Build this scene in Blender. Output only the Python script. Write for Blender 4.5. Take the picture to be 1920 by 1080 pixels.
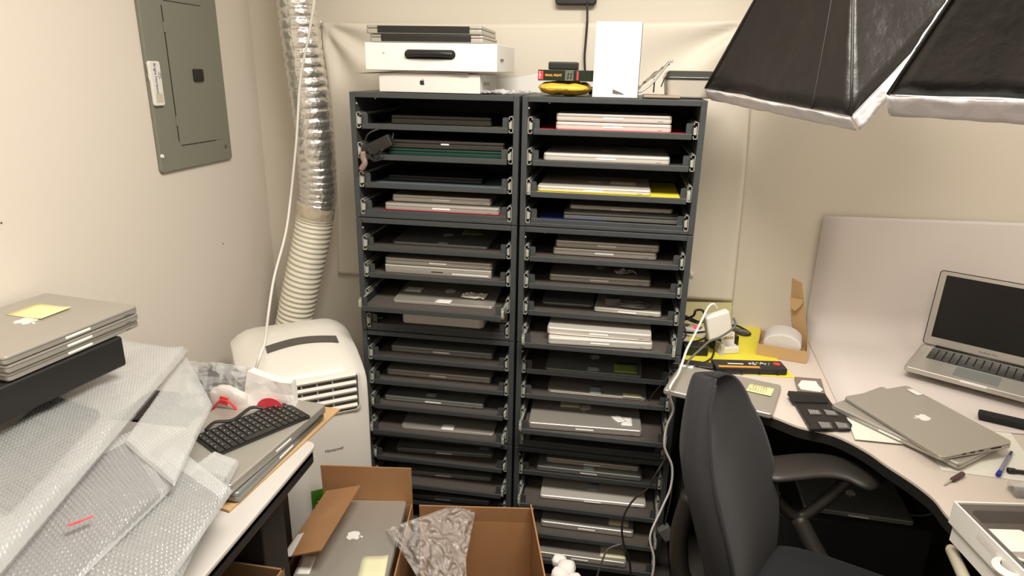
import bpy, bmesh, math, random
from mathutils import Vector, Matrix, noise
random.seed(7)
PI = math.pi
for o in list(bpy.data.objects):
    bpy.data.objects.remove(o)
SC = bpy.context.scene
COL = SC.collection

# ------------------------------------------------------------------ camera
CAM = Vector((.797, -1.894, 1.592))
YAW, PITCH, ROLL, FPX = -.161, .315, .020, 1243.6
fw = Vector((math.sin(YAW)*math.cos(PITCH), math.cos(YAW)*math.cos(PITCH), -math.sin(PITCH)))
r0 = Vector((math.cos(YAW), -math.sin(YAW), 0))
u0 = r0.cross(fw)
rt = r0*math.cos(ROLL) + u0*math.sin(ROLL)
up = -r0*math.sin(ROLL) + u0*math.cos(ROLL)
cd = bpy.data.cameras.new('camera')
cd.sensor_width = 36.0
cd.lens = FPX/1920*36
cd.clip_start = .02
cam = bpy.data.objects.new('camera', cd)
COL.objects.link(cam)
cam.matrix_world = Matrix(((rt.x, up.x, -fw.x, CAM.x), (rt.y, up.y, -fw.y, CAM.y), (rt.z, up.z, -fw.z, CAM.z), (0, 0, 0, 1)))
SC.camera = cam

# ------------------------------------------------------------------ world, lights, exposure
w = bpy.data.worlds.new('world')
SC.world = w
w.use_nodes = True
w.node_tree.nodes['Background'].inputs[0].default_value = (1, .93, .84, 1)
w.node_tree.nodes['Background'].inputs[1].default_value = .03
SC.view_settings.view_transform = 'Standard'
SC.view_settings.look = 'None'
SC.view_settings.gamma = 1
SC.view_settings.use_curve_mapping = False
SC.view_settings.exposure = 0.0


def area(name, loc, target, sx, sy, power, color):
    l = bpy.data.lights.new(name, 'AREA')
    l.shape = 'RECTANGLE'
    l.size = sx
    l.size_y = sy
    l.energy = power
    l.color = color
    o = bpy.data.objects.new(name, l)
    COL.objects.link(o)
    o.location = loc
    d = Vector(target) - Vector(loc)
    o.rotation_euler = d.to_track_quat('-Z', 'Y').to_euler()
    return o


LC = (1, .935, .83)
area('ceiling_panel_light', (.92, -1.02, 2.48), (.92, -1.0, 0), 1.0, .5, 58, LC)
area('ceiling_panel_light_rear', (.3, -2.6, 2.48), (.3, -2.55, 0), 1.2, .6, 9, LC)
area('ceiling_panel_light_right', (2.30, -.35, 2.48), (2.25, -.35, 0), .6, .6, 4, LC)


# ------------------------------------------------------------------ pixel to point on a real plane
def ray(x, y):
    return fw + rt*((x-960)/FPX) - up*((y-540)/FPX)


def atZ(x, y, z):
    d = ray(x, y)
    return CAM + d*((z-CAM.z)/d.z)


def atY(x, y, v):
    d = ray(x, y)
    return CAM + d*((v-CAM.y)/d.y)


def atX(x, y, v):
    d = ray(x, y)
    return CAM + d*((v-CAM.x)/d.x)


def atT(x, y, t):
    return CAM + ray(x, y)*t


# ------------------------------------------------------------------ materials
MATS = {}


def mat(name, col, rough=.5, metal=0., spec=.5, alpha=1., trans=0., emis=None, estr=0., bump=None, noise_amt=0., nscale=40,
        sheen=0., coat=0., sss=0., col2=None, ior=1.45, transl=0.):
    if name in MATS:
        return MATS[name]
    m = bpy.data.materials.new(name)
    m.use_nodes = True
    nt = m.node_tree
    b = nt.nodes['Principled BSDF']
    b.inputs['Base Color'].default_value = (*col, 1)
    b.inputs['Roughness'].default_value = rough
    b.inputs['Metallic'].default_value = metal
    b.inputs['Specular IOR Level'].default_value = spec
    b.inputs['Alpha'].default_value = alpha
    b.inputs['Transmission Weight'].default_value = trans
    b.inputs['IOR'].default_value = ior
    b.inputs['Coat Weight'].default_value = coat
    b.inputs['Sheen Weight'].default_value = sheen
    if emis:
        b.inputs['Emission Color'].default_value = (*emis, 1)
        b.inputs['Emission Strength'].default_value = estr
    tc = nt.nodes.new('ShaderNodeTexCoord')
    if noise_amt or col2:
        n = nt.nodes.new('ShaderNodeTexNoise')
        n.inputs['Scale'].default_value = nscale
        n.inputs['Detail'].default_value = 6
        nt.links.new(tc.outputs['Object'], n.inputs['Vector'])
        mx = nt.nodes.new('ShaderNodeMix')
        mx.data_type = 'RGBA'
        c2 = col2 if col2 else tuple(max(0, c*(1-noise_amt)) for c in col)
        mx.inputs[6].default_value = (*col, 1)
        mx.inputs[7].default_value = (*c2, 1)
        nt.links.new(n.outputs['Fac'], mx.inputs[0])
        nt.links.new(mx.outputs[2], b.inputs['Base Color'])
    if bump:
        kind, sc, st, dist = bump
        if kind == 'noise':
            t = nt.nodes.new('ShaderNodeTexNoise')
            t.inputs['Scale'].default_value = sc
            t.inputs['Detail'].default_value = 5
            out = t.outputs['Fac']
        elif kind == 'voro':
            t = nt.nodes.new('ShaderNodeTexVoronoi')
            t.feature = 'SMOOTH_F1'
            t.inputs['Scale'].default_value = sc
            t.inputs['Randomness'].default_value = .45
            out = t.outputs['Distance']
        elif kind == 'crumple':
            t = nt.nodes.new('ShaderNodeTexVoronoi')
            t.feature = 'F1'
            t.distance = 'MANHATTAN'
            t.inputs['Scale'].default_value = sc
            out = t.outputs['Distance']
        else:
            t = nt.nodes.new('ShaderNodeTexWave')
            t.inputs['Scale'].default_value = sc
            out = t.outputs['Fac']
        nt.links.new(tc.outputs['Object'], t.inputs['Vector'])
        bp = nt.nodes.new('ShaderNodeBump')
        bp.inputs['Strength'].default_value = st
        bp.inputs['Distance'].default_value = dist
        if kind == 'voro':
            bp.invert = True
        nt.links.new(out, bp.inputs['Height'])
        nt.links.new(bp.outputs['Normal'], b.inputs['Normal'])
    if transl:
        tr = nt.nodes.new('ShaderNodeBsdfTranslucent')
        tr.inputs['Color'].default_value = (*col, 1)
        ms = nt.nodes.new('ShaderNodeMixShader')
        ms.inputs[0].default_value = transl
        nt.links.new(b.outputs[0], ms.inputs[1])
        nt.links.new(tr.outputs[0], ms.inputs[2])
        nt.links.new(ms.outputs[0], nt.nodes['Material Output'].inputs['Surface'])
    MATS[name] = m
    return m


M_WALL = mat('wall_paint', (.74, .675, .60), .75, bump=('noise', 160, .08, .002))
M_WALLB = mat('wall_paint_back', (.72, .665, .575), .7, bump=('noise', 160, .06, .002))
M_CEIL = mat('ceiling_paint', (.8, .77, .7), .8)
M_FLOOR = mat('floor_carpet', (.07, .06, .05), .9, noise_amt=.5, nscale=120, bump=('noise', 400, .5, .004))
M_SHEET = mat('vinyl_sheet', (.76, .705, .61), .5, bump=('noise', 9, .25, .01))
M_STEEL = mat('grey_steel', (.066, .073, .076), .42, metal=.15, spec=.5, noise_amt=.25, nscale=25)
M_STEELSHADE = mat('grey_steel_shaded', (.016, .018, .019), .6)  # dark inner paint, with the shade inside the cabinets put into its colour
M_TRAY = mat('tray_base', (.10, .085, .075), .75, noise_amt=.3, nscale=60)
M_ZINC = mat('zinc_rail', (.62, .63, .58), .28, metal=.6)
M_STOP = mat('rail_stop_plastic', (.40, .41, .35), .5)
M_ALU = mat('aluminium', (.50, .475, .43), .38, metal=.55)
M_ALUD = mat('aluminium_dark', (.30, .31, .30), .42, metal=.5)
M_ALUB = mat('aluminium_bright', (.72, .68, .62), .35, metal=.35)
M_GAP = mat('black_gap', (.01, .01, .01), .6)
M_NOTCH = mat('latch_bright', (.90, .89, .86), .30, metal=.0)
M_LOGO = mat('logo_white', (.85, .84, .80), .25)
M_LOGOD = mat('logo_black', (.02, .02, .02), .4)
M_BLK = mat('black_plastic', (.018, .017, .016), .42)
M_BLKM = mat('black_matte', (.012, .012, .012), .8)
M_BRN = mat('black_laptop_shell', (.035, .03, .027), .4)
M_GRN = mat('dark_green_shell', (.01, .045, .03), .35)
M_WHT = mat('white_plastic', (.80, .78, .73), .35)
M_WHITE = mat('white_card', (.86, .84, .80), .45)
M_WCARD2 = mat('white_card_worn', (.78, .76, .72), .5, noise_amt=.12, nscale=8)
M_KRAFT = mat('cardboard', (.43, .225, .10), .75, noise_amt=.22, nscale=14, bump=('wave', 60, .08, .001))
M_KRAFT2 = mat('cardboard_light', (.58, .38, .19), .7, noise_amt=.15, nscale=14)
M_NOTE = mat('sticky_yellow', (.86, .80, .38), .7)
M_NOTEP = mat('sticky_pale', (.80, .78, .52), .7)
M_NOTEG = mat('sticky_green', (.30, .42, .10), .7)
M_LABEL = mat('white_label', (.82, .80, .78), .6)
M_LABELB = mat('bluish_label', (.42, .50, .56), .6)
M_INK = mat('ink_dark', (.03, .03, .06), .6)
M_RED = mat('red_paper', (.62, .03, .06), .6)
M_YEL = mat('yellow_paper', (.80, .70, .06), .6)
M_BLUE = mat('blue_paper', (.03, .05, .22), .6)
M_BLUG = mat('slate_paper', (.14, .19, .22), .6)
M_BUBB = mat('bubble_wrap', (.74, .76, .76), .10, alpha=.40, spec=1., coat=.6)
M_BUBC = mat('bubble_wrap_clear', (.74, .75, .76), .09, alpha=.36, spec=1., coat=.6)
M_CLEAR = mat('clear_bag', (.85, .85, .84), .12, alpha=.34, spec=.9, bump=('crumple', 26, .8, .01))
M_FOIL = mat('foil', (.82, .80, .76), .30, metal=.9, bump=('crumple', 70, .3, .004))
M_DUCT = mat('duct_plastic', (.78, .74, .62), .45)
M_AC = mat('ac_plastic', (.80, .77, .71), .32)
M_ACG = mat('ac_grille', (.50, .49, .46), .4)
M_ACD = mat('ac_dark', (.10, .09, .08), .4)
M_PANEL = mat('panel_grey', (.22, .225, .18), .42, spec=.4)
M_DESK = mat('desk_laminate', (.70, .62, .56), .5, noise_amt=.06, nscale=200)
M_SWEEP = mat('backdrop_board', (.74, .68, .65), .6)
M_CHAIR = mat('chair_fabric', (.012, .012, .014), .9, sheen=.06, bump=('noise', 500, .4, .002))
M_ARM = mat('arm_plastic', (.030, .026, .023), .45)
M_SOFT = mat('softbox_nylon', (.014, .012, .011), .38, spec=.55, bump=('noise', 9, .35, .03))
M_SRIM = mat('softbox_rim', (.92, .90, .92), .55, transl=.25, bump=('crumple', 30, .35, .01))
M_WCORD = mat('white_cord', (.78, .75, .70), .4)
M_BCORD = mat('black_cord', (.02, .018, .017), .45)
M_GCORD = mat('grey_cord', (.12, .115, .11), .4)
M_TBL = mat('black_table', (.02, .018, .018), .45)
M_TEDGE = mat('table_edge', (.60, .57, .54), .3)
M_GLASSD = mat('screen_glass', (.006, .006, .006), .12)
M_ENV = mat('yellow_mailer', (.78, .48, .06), .5, bump=('crumple', 40, .6, .006))
M_ORANGE = mat('orange_label', (.75, .32, .04), .5)
M_PAPER = mat('white_paper', (.82, .81, .74), .7)
M_TRAYMOLD = mat('grey_moulded', (.11, .095, .085), .6)
M_SKINISH = mat('brown_pink_plastic', (.28, .19, .17), .5)
M_FOAM = mat('white_foam', (.85, .82, .79), .6)
M_BAGRED = mat('red_print', (.72, .05, .06), .5)
M_GREENST = mat('green_sticker', (.08, .25, .02), .5)
M_LIDGREY = mat('lid_grey', (.05, .055, .05), .15, spec=.7)
M_FROST = mat('frosted_tub', (.62, .57, .50), .35, transl=.2)


# ------------------------------------------------------------------ mesh helpers
def link(name, bm, m, parent=None, smooth=False, bevel=0, seg=2, solid=0, subs=0):
    me = bpy.data.meshes.new(name)
    bm.normal_update()
    bm.to_mesh(me)
    bm.free()
    o = bpy.data.objects.new(name, me)
    COL.objects.link(o)
    if isinstance(m, (list, tuple)):
        for x in m:
            me.materials.append(x)
    else:
        me.materials.append(m)
    if parent is not None:
        o.parent = parent
    if smooth:
        for p in me.polygons:
            p.use_smooth = True
    if solid:
        md = o.modifiers.new('solid', 'SOLIDIFY')
        md.thickness = solid
        md.offset = 0
    if bevel:
        md = o.modifiers.new('bevel', 'BEVEL')
        md.width = bevel
        md.segments = seg
        md.limit_method = 'ANGLE'
        md.angle_limit = math.radians(35)
        for p in me.polygons:
            p.use_smooth = True
        o.modifiers.new('wn', 'WEIGHTED_NORMAL')
    if subs:
        md = o.modifiers.new('subs', 'SUBSURF')
        md.levels = subs
        md.render_levels = subs
    return o


def T(x=0, y=0, z=0):
    return Matrix.Translation((x, y, z))


def RX(a): return Matrix.Rotation(a, 4, 'X')
def RY(a): return Matrix.Rotation(a, 4, 'Y')
def RZ(a): return Matrix.Rotation(a, 4, 'Z')


def box(bm, x0, x1, y0, y1, z0, z1, M=None, mi=0):
    vs = [bm.verts.new((x, y, z)) for x in (x0, x1) for y in (y0, y1) for z in (z0, z1)]
    fs = [(0, 1, 3, 2), (4, 6, 7, 5), (0, 4, 5, 1), (2, 3, 7, 6), (0, 2, 6, 4), (1, 5, 7, 3)]
    for f in fs:
        bm.faces.new([vs[i] for i in f]).material_index = mi
    if M is not None:
        bmesh.ops.transform(bm, matrix=M, verts=vs)
    return vs


def prism(bm, pts, z0, z1, M=None, mi=0):
    """pts: 2D outline; extruded between z0 and z1"""
    n = len(pts)
    a = [bm.verts.new((p[0], p[1], z0)) for p in pts]
    b = [bm.verts.new((p[0], p[1], z1)) for p in pts]
    fl = [bm.faces.new(a[::-1]), bm.faces.new(b)]
    for i in range(n):
        fl.append(bm.faces.new((a[i], a[(i+1) % n], b[(i+1) % n], b[i])))
    for f in fl:
        f.material_index = mi
    if M is not None:
        bmesh.ops.transform(bm, matrix=M, verts=a+b)
    return a+b


def rrect(x0, x1, y0, y1, r, n=5):
    pts = []
    for cx, cy, a0 in ((x1-r, y0+r, -PI/2), (x1-r, y1-r, 0), (x0+r, y1-r, PI/2), (x0+r, y0+r, PI)):
        for i in range(n+1):
            a = a0 + i/n*PI/2
            pts.append((cx+r*math.cos(a), cy+r*math.sin(a)))
    return pts


def hull_prism3(bm, pts, d, mi=0):
    """pts: 3D polygon (coplanar), d: thickness vector"""
    d = Vector(d)
    a = [bm.verts.new(p) for p in pts]
    b = [bm.verts.new(Vector(p)+d) for p in pts]
    n = len(pts)
    fl = [bm.faces.new(a[::-1]), bm.faces.new(b)]
    for i in range(n):
        fl.append(bm.faces.new((a[i], a[(i+1) % n], b[(i+1) % n], b[i])))
    for f in fl:
        f.material_index = mi
    bmesh.ops.recalc_face_normals(bm, faces=fl)


def smoothpath(pts, sub=6):
    pts = [Vector(p) for p in pts]
    if len(pts) < 3:
        return pts
    out = []
    for i in range(len(pts)-1):
        p0 = pts[max(i-1, 0)]
        p1 = pts[i]
        p2 = pts[i+1]
        p3 = pts[min(i+2, len(pts)-1)]
        for k in range(sub):
            t = k/sub
            out.append(.5*((2*p1)+(p2-p0)*t+(2*p0-5*p1+4*p2-p3)*t*t+(3*p1-p0-3*p2+p3)*t*t*t))
    out.append(pts[-1])
    return out


def tube(bm, pts, r, n=8, sub=6, rf=None, cap=True):
    P = smoothpath(pts, sub)
    rings = []
    prev = None
    for i, p in enumerate(P):
        d = (P[min(i+1, len(P)-1)]-P[max(i-1, 0)])
        if d.length < 1e-9:
            d = Vector((0, 0, 1))
        d.normalize()
        if prev is None:
            a = Vector((0, 0, 1)) if abs(d.z) < .9 else Vector((1, 0, 0))
            s = d.cross(a).normalized()
        else:
            s = (prev - d*prev.dot(d))
            s = s.normalized() if s.length > 1e-6 else d.orthogonal().normalized()
        prev = s
        t = d.cross(s)
        rr = rf(i/(len(P)-1), i) if rf else r
        rings.append([bm.verts.new(p+(s*math.cos(2*PI*k/n)+t*math.sin(2*PI*k/n))*rr) for k in range(n)])
    for a, b in zip(rings, rings[1:]):
        for k in range(n):
            bm.faces.new((a[k], a[(k+1) % n], b[(k+1) % n], b[k]))
    if cap:
        bm.faces.new(rings[0][::-1])
        bm.faces.new(rings[-1])


def grid(bm, nu, nv, fn, mi=0, closeu=False):
    V = [[bm.verts.new(fn(i/(nu-1) if not closeu else i/nu, j/(nv-1))) for j in range(nv)] for i in range(nu)]
    for i in range(nu if closeu else nu-1):
        for j in range(nv-1):
            a = V[i][j]
            b = V[(i+1) % nu][j]
            c = V[(i+1) % nu][j+1]
            d = V[i][j+1]
            bm.faces.new((a, b, c, d)).material_index = mi
    return V


def loft_slab(bm, w, d, r, prof, y0=0):
    rings = []
    for ins, z in prof:
        rings.append([bm.verts.new((x, y, z)) for x, y in rrect(-w/2+ins, w/2-ins, y0+ins, d-ins, max(.001, r-ins), 5)])
    for a, b in zip(rings, rings[1:]):
        for i in range(len(a)):
            bm.faces.new((a[i], a[(i+1) % len(a)], b[(i+1) % len(b)], b[i]))
    bm.faces.new(rings[0][::-1])
    bm.faces.new(rings[-1])


def empty(name, loc=(0, 0, 0), rz=0):
    o = bpy.data.objects.new(name, None)
    o.empty_display_size = .02
    COL.objects.link(o)
    o.location = loc
    o.rotation_euler = (0, 0, rz)
    return o


def tag(o, label, cat, group=None):
    o['label'] = label
    o['category'] = cat
    if group:
        o['group'] = group
    return o


def struct(o):
    o['kind'] = 'structure'
    return o


def text_mesh(name, s, size, m, parent, M, extrude=.0003, spacing=1.0, bold=False):
    cu = bpy.data.curves.new(name, 'FONT')
    cu.body = s
    cu.size = size
    cu.extrude = extrude
    cu.space_character = spacing
    cu.align_x = 'CENTER'
    cu.align_y = 'CENTER'
    if bold:
        cu.offset = size*.025
    t = bpy.data.objects.new(name, cu)
    COL.objects.link(t)
    bpy.context.view_layer.update()
    me = bpy.data.meshes.new_from_object(t.evaluated_get(bpy.context.evaluated_depsgraph_get()))
    bpy.data.objects.remove(t)
    me.transform(M)
    me.materials.clear()
    me.materials.append(m)
    o = bpy.data.objects.new(name, me)
    COL.objects.link(o)
    if parent is not None:
        o.parent = parent
    return o


def scribble(name, parent, M, w, h, rows, m, seed=1, r=.0006):
    rnd = random.Random(seed)
    bm = bmesh.new()
    for k in range(rows):
        y = h/2 - h*(k+.6)/rows
        x = -w/2*rnd.uniform(.75, 1)
        xe = w/2*rnd.uniform(.6, 1)
        pts = []
        while x < xe:
            pts.append((x, y+rnd.uniform(-.35, .35)*h/rows, .0006))
            x += rnd.uniform(.008, .018)*w*2
        if len(pts) > 3:
            for a in range(0, len(pts)-3, 5):
                tube(bm, pts[a:a+4], r, 4, 2)
    bmesh.ops.transform(bm, matrix=M, verts=bm.verts)
    return link(name, bm, m, parent)


# apple outline (unit height ~1), y up
def apple_pts():
    L = [(0, .30), (.10, .36), (.22, .38), (.34, .33), (.42, .24), (.34, .14), (.31, .02), (.35, -.10), (.45, -.17), (.38, -.33),
         (.27, -.45), (.17, -.47), (.07, -.43), (0, -.42), (-.08, -.43), (-.17, -.47), (-.27, -.43), (-.37, -.28), (-.43, -.10),
         (-.43, .08), (-.38, .24), (-.28, .34), (-.16, .37), (-.07, .33)]
    leaf = [(.01, .40), (.01, .50), (.08, .60), (.19, .64), (.19, .54), (.12, .44)]
    return L, leaf


def apple_logo(parent, M, size, m, name='logo'):
    bm = bmesh.new()
    for pts in apple_pts():
        prism(bm, [(x*size, y*size) for x, y in pts][::-1], 0, .0004)
    bmesh.ops.recalc_face_normals(bm, faces=bm.faces)
    bmesh.ops.transform(bm, matrix=M, verts=bm.verts)
    return link(name, bm, m, parent)


def paper_patch(name, m, parent, M, w, h, curl=.0, thick=.0006):
    bm = bmesh.new()
    vs = grid(bm, 5, 5, lambda u, v: Vector(((u-.5)*w, (v-.5)*h, .0008 + curl*max(0, .45-v)**2*4 + curl*.3*u*u)))
    bmesh.ops.transform(bm, matrix=M, verts=bm.verts)
    return link(name, bm, m, parent, solid=thick, smooth=True)


# ------------------------------------------------------------------ the setting
WX, BY, RXW, FY, CZ = -.52, .41, 2.75, -3.4, 2.50


def wall(name, x0, x1, y0, y1, z0, z1, m):
    bm = bmesh.new()
    box(bm, x0, x1, y0, y1, z0, z1)
    return struct(link(name, bm, m))


wall('wall_left', WX-.1, WX, FY, BY+.1, 0, CZ, M_WALL)
wall('wall_back', WX, RXW, BY, BY+.1, 0, CZ, M_WALLB)
wall('wall_right', RXW, RXW+.1, FY, BY+.1, 0, CZ, M_WALL)
wall('wall_front', WX, RXW, FY-.1, FY, 0, CZ, M_WALL)
wall('floor', WX-.1, RXW+.1, FY-.1, BY+.1, -.1, 0, M_FLOOR)
wall('ceiling', WX-.1, RXW+.1, FY-.1, BY+.1, CZ, CZ+.1, M_CEIL)

# ------------------------------------------------------------------ cabinets
CW, CH, CDP, CTOP = .50, .37, .385, 1.53
COLX = (0., .508)
TRAYZ = [.089, .176, .262, .345]          # top of the lip below the unit's top
LIPH = .0155
PULL = {(0, 0, 1): .012, (0, 1, 2): .075, (1, 0, 2): .025, (1, 1, 3): .06, (1, 2, 2): .075, (0, 2, 3): .035, (1, 3, 1): .06, (1, 3, 2): .09,
        (1, 3, 3): .11, (0, 3, 1): .03, (0, 2, 2): .01, (0, 3, 0): .01, (1, 1, 0): .004}
ORD = ['topmost', 'second', 'third', 'lowest']


def rail_bm(side, x, z, y0, ln):
    """C channel running back along +y; side +1 opens to +x"""
    bm = bmesh.new()
    h, d, t = .046, .0125, .0018
    xs = (x, x+d*side)
    a, b = min(xs), max(xs)
    wx = (x, x+t*side)
    box(bm, min(wx), max(wx), y0, y0+ln, z-h/2, z+h/2)
    box(bm, a, b, y0, y0+ln, z+h/2-t, z+h/2)
    box(bm, a, b, y0, y0+ln, z-h/2, z-h/2+t)
    ex = (x+d*side, x+(d-t)*side)
    box(bm, min(ex), max(ex), y0, y0+ln, z+h/2-.008, z+h/2)
    box(bm, min(ex), max(ex), y0, y0+ln, z-h/2, z-h/2+.008)
    # inner member
    ix = (x+.004*side, x+.0075*side)
    box(bm, min(ix), max(ix), y0-.002, y0+ln, z-.011, z+.011)
    return bm


def tray(parent, ci, ui, k):
    pull = PULL.get((ci, ui, k), 0)
    zt = CH - TRAYZ[k]            # local z of lip top
    zb = zt - LIPH
    x0, x1 = .032, CW-.032
    yf = .004 - pull
    bm = bmesh.new()
    d = CDP-.05
    box(bm, x0, x1, yf+.004, yf+d, zb+.007, zb+.010)
    t = link('tray', bm, M_TRAY, parent)
    bm = bmesh.new()
    box(bm, x0, x1, yf, yf+.006, zb-.001, zt)
    link('tray_lip', bm, M_STEEL, t, bevel=.0015)
    for s, x in ((1, x0), (-1, x1)):
        bm = bmesh.new()
        xx = (x, x+.0025*s)
        box(bm, min(xx), max(xx), yf+.006, yf+d, zb, zb+.034)
        link('tray_side', bm, M_STEELSHADE, t)
        bm = bmesh.new()
        xx = (x-.002*s, x+.017*s)
        pts = rrect(min(xx), max(xx), zb+.012, zb+.043, .004, 3)
        prism(bm, pts, 0, .002, RX(PI/2))
        bmesh.ops.translate(bm, verts=bm.verts, vec=(0, yf+.009, 0))
        link('tray_tab', bm, M_STEEL, t)
        # fixed rail on the cabinet side and slider on the tray
        cx = .017 if s == 1 else CW-.017
        link('slide_rail', rail_bm(s, cx, zb+.024, .003, CDP-.03), M_ZINC, t)
        if pull > .02:
            bm = bmesh.new()
            xx = (x-.008*s, x-.001*s)
            box(bm, min(xx), max(xx), yf+.006, .1, zb+.010, zb+.033)
            box(bm, min(xx)-.001, max(xx)+.001, yf+.004, yf+.02, zb+.006, zb+.037)
            link('slider_arm', bm, M_ZINC, t)
        bm = bmesh.new()
        xx = (x-.009*s, x-.003*s)
        box(bm, min(xx), max(xx), yf-.001, yf+.02, zb+.012, zb+.031)
        link('slide_stop', bm, M_STOP, t, bevel=.0015)
    return t


def cabinet(ci, ui, label):
    z0 = CTOP-(ui+1)*CH
    root = tag(empty('shelf_cabinet', (COLX[ci], 0, z0)), label, 'cabinet', 'grey steel tray cabinets stacked in two columns')
    g = .0012
    for s in (0, 1):
        bm = bmesh.new()
        x = (0, .0165) if s == 0 else (CW-.0165, CW)
        box(bm, x[0], x[1], 0, CDP, g, CH-g)
        if s == 0:
            pass
        link('side_panel', bm, M_STEEL, root, bevel=.0015)
    bm = bmesh.new()
    box(bm, .0165, CW-.0165, .0005, CDP, CH-.0165, CH-g)
    link('top_panel', bm, M_STEEL, root, bevel=.0012)
    bm = bmesh.new()
    box(bm, .0165, CW-.0165, .003, CDP, g, .0115)
    link('bottom_panel', bm, M_STEEL, root, bevel=.0012)
    bm = bmesh.new()
    box(bm, .0165, CW-.0165, CDP-.004, CDP-.001, .0115, CH-.0165)
    link('shaded_back_panel', bm, M_STEELSHADE, root)
    bm = bmesh.new()
    for x, y, z in ((.0175, .01, CH-.034), ):
        bmesh.ops.create_uvsphere(bm, u_segments=8, v_segments=6, radius=.003, matrix=T(x, y, z))
    bmesh.ops.create_uvsphere(bm, u_segments=8, v_segments=6, radius=.0028, matrix=T(.075, .012, CH-.018))
    link('light_speck', bm, M_ZINC, root, smooth=True)  # bright specks of lit holes, imitated by small zinc beads
    for k in range(4):
        tray(root, ci, ui, k)
    return root


for ci in range(2):
    for ui in range(4):
        side = 'left' if ci == 0 else 'right'
        cabinet(ci, ui, '%s grey steel cabinet of four trays in the %s column' % (ORD[ui], side))
for ci in range(2):
    bm = bmesh.new()
    box(bm, COLX[ci]+.01, COLX[ci]+CW-.01, .03, CDP-.01, 0, .049)
    tag(link('cabinet_plinth', bm, M_BLKM), 'low black plinth under the %s column of steel cabinets' % ('left' if ci == 0 else 'right'), 'plinth')


def tray_base(ci, ui, k):
    """z of tray's upper face, y of the lip"""
    return CTOP-ui*CH-TRAYZ[k]-LIPH+.0101, .004-PULL.get((ci, ui, k), 0)


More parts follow.
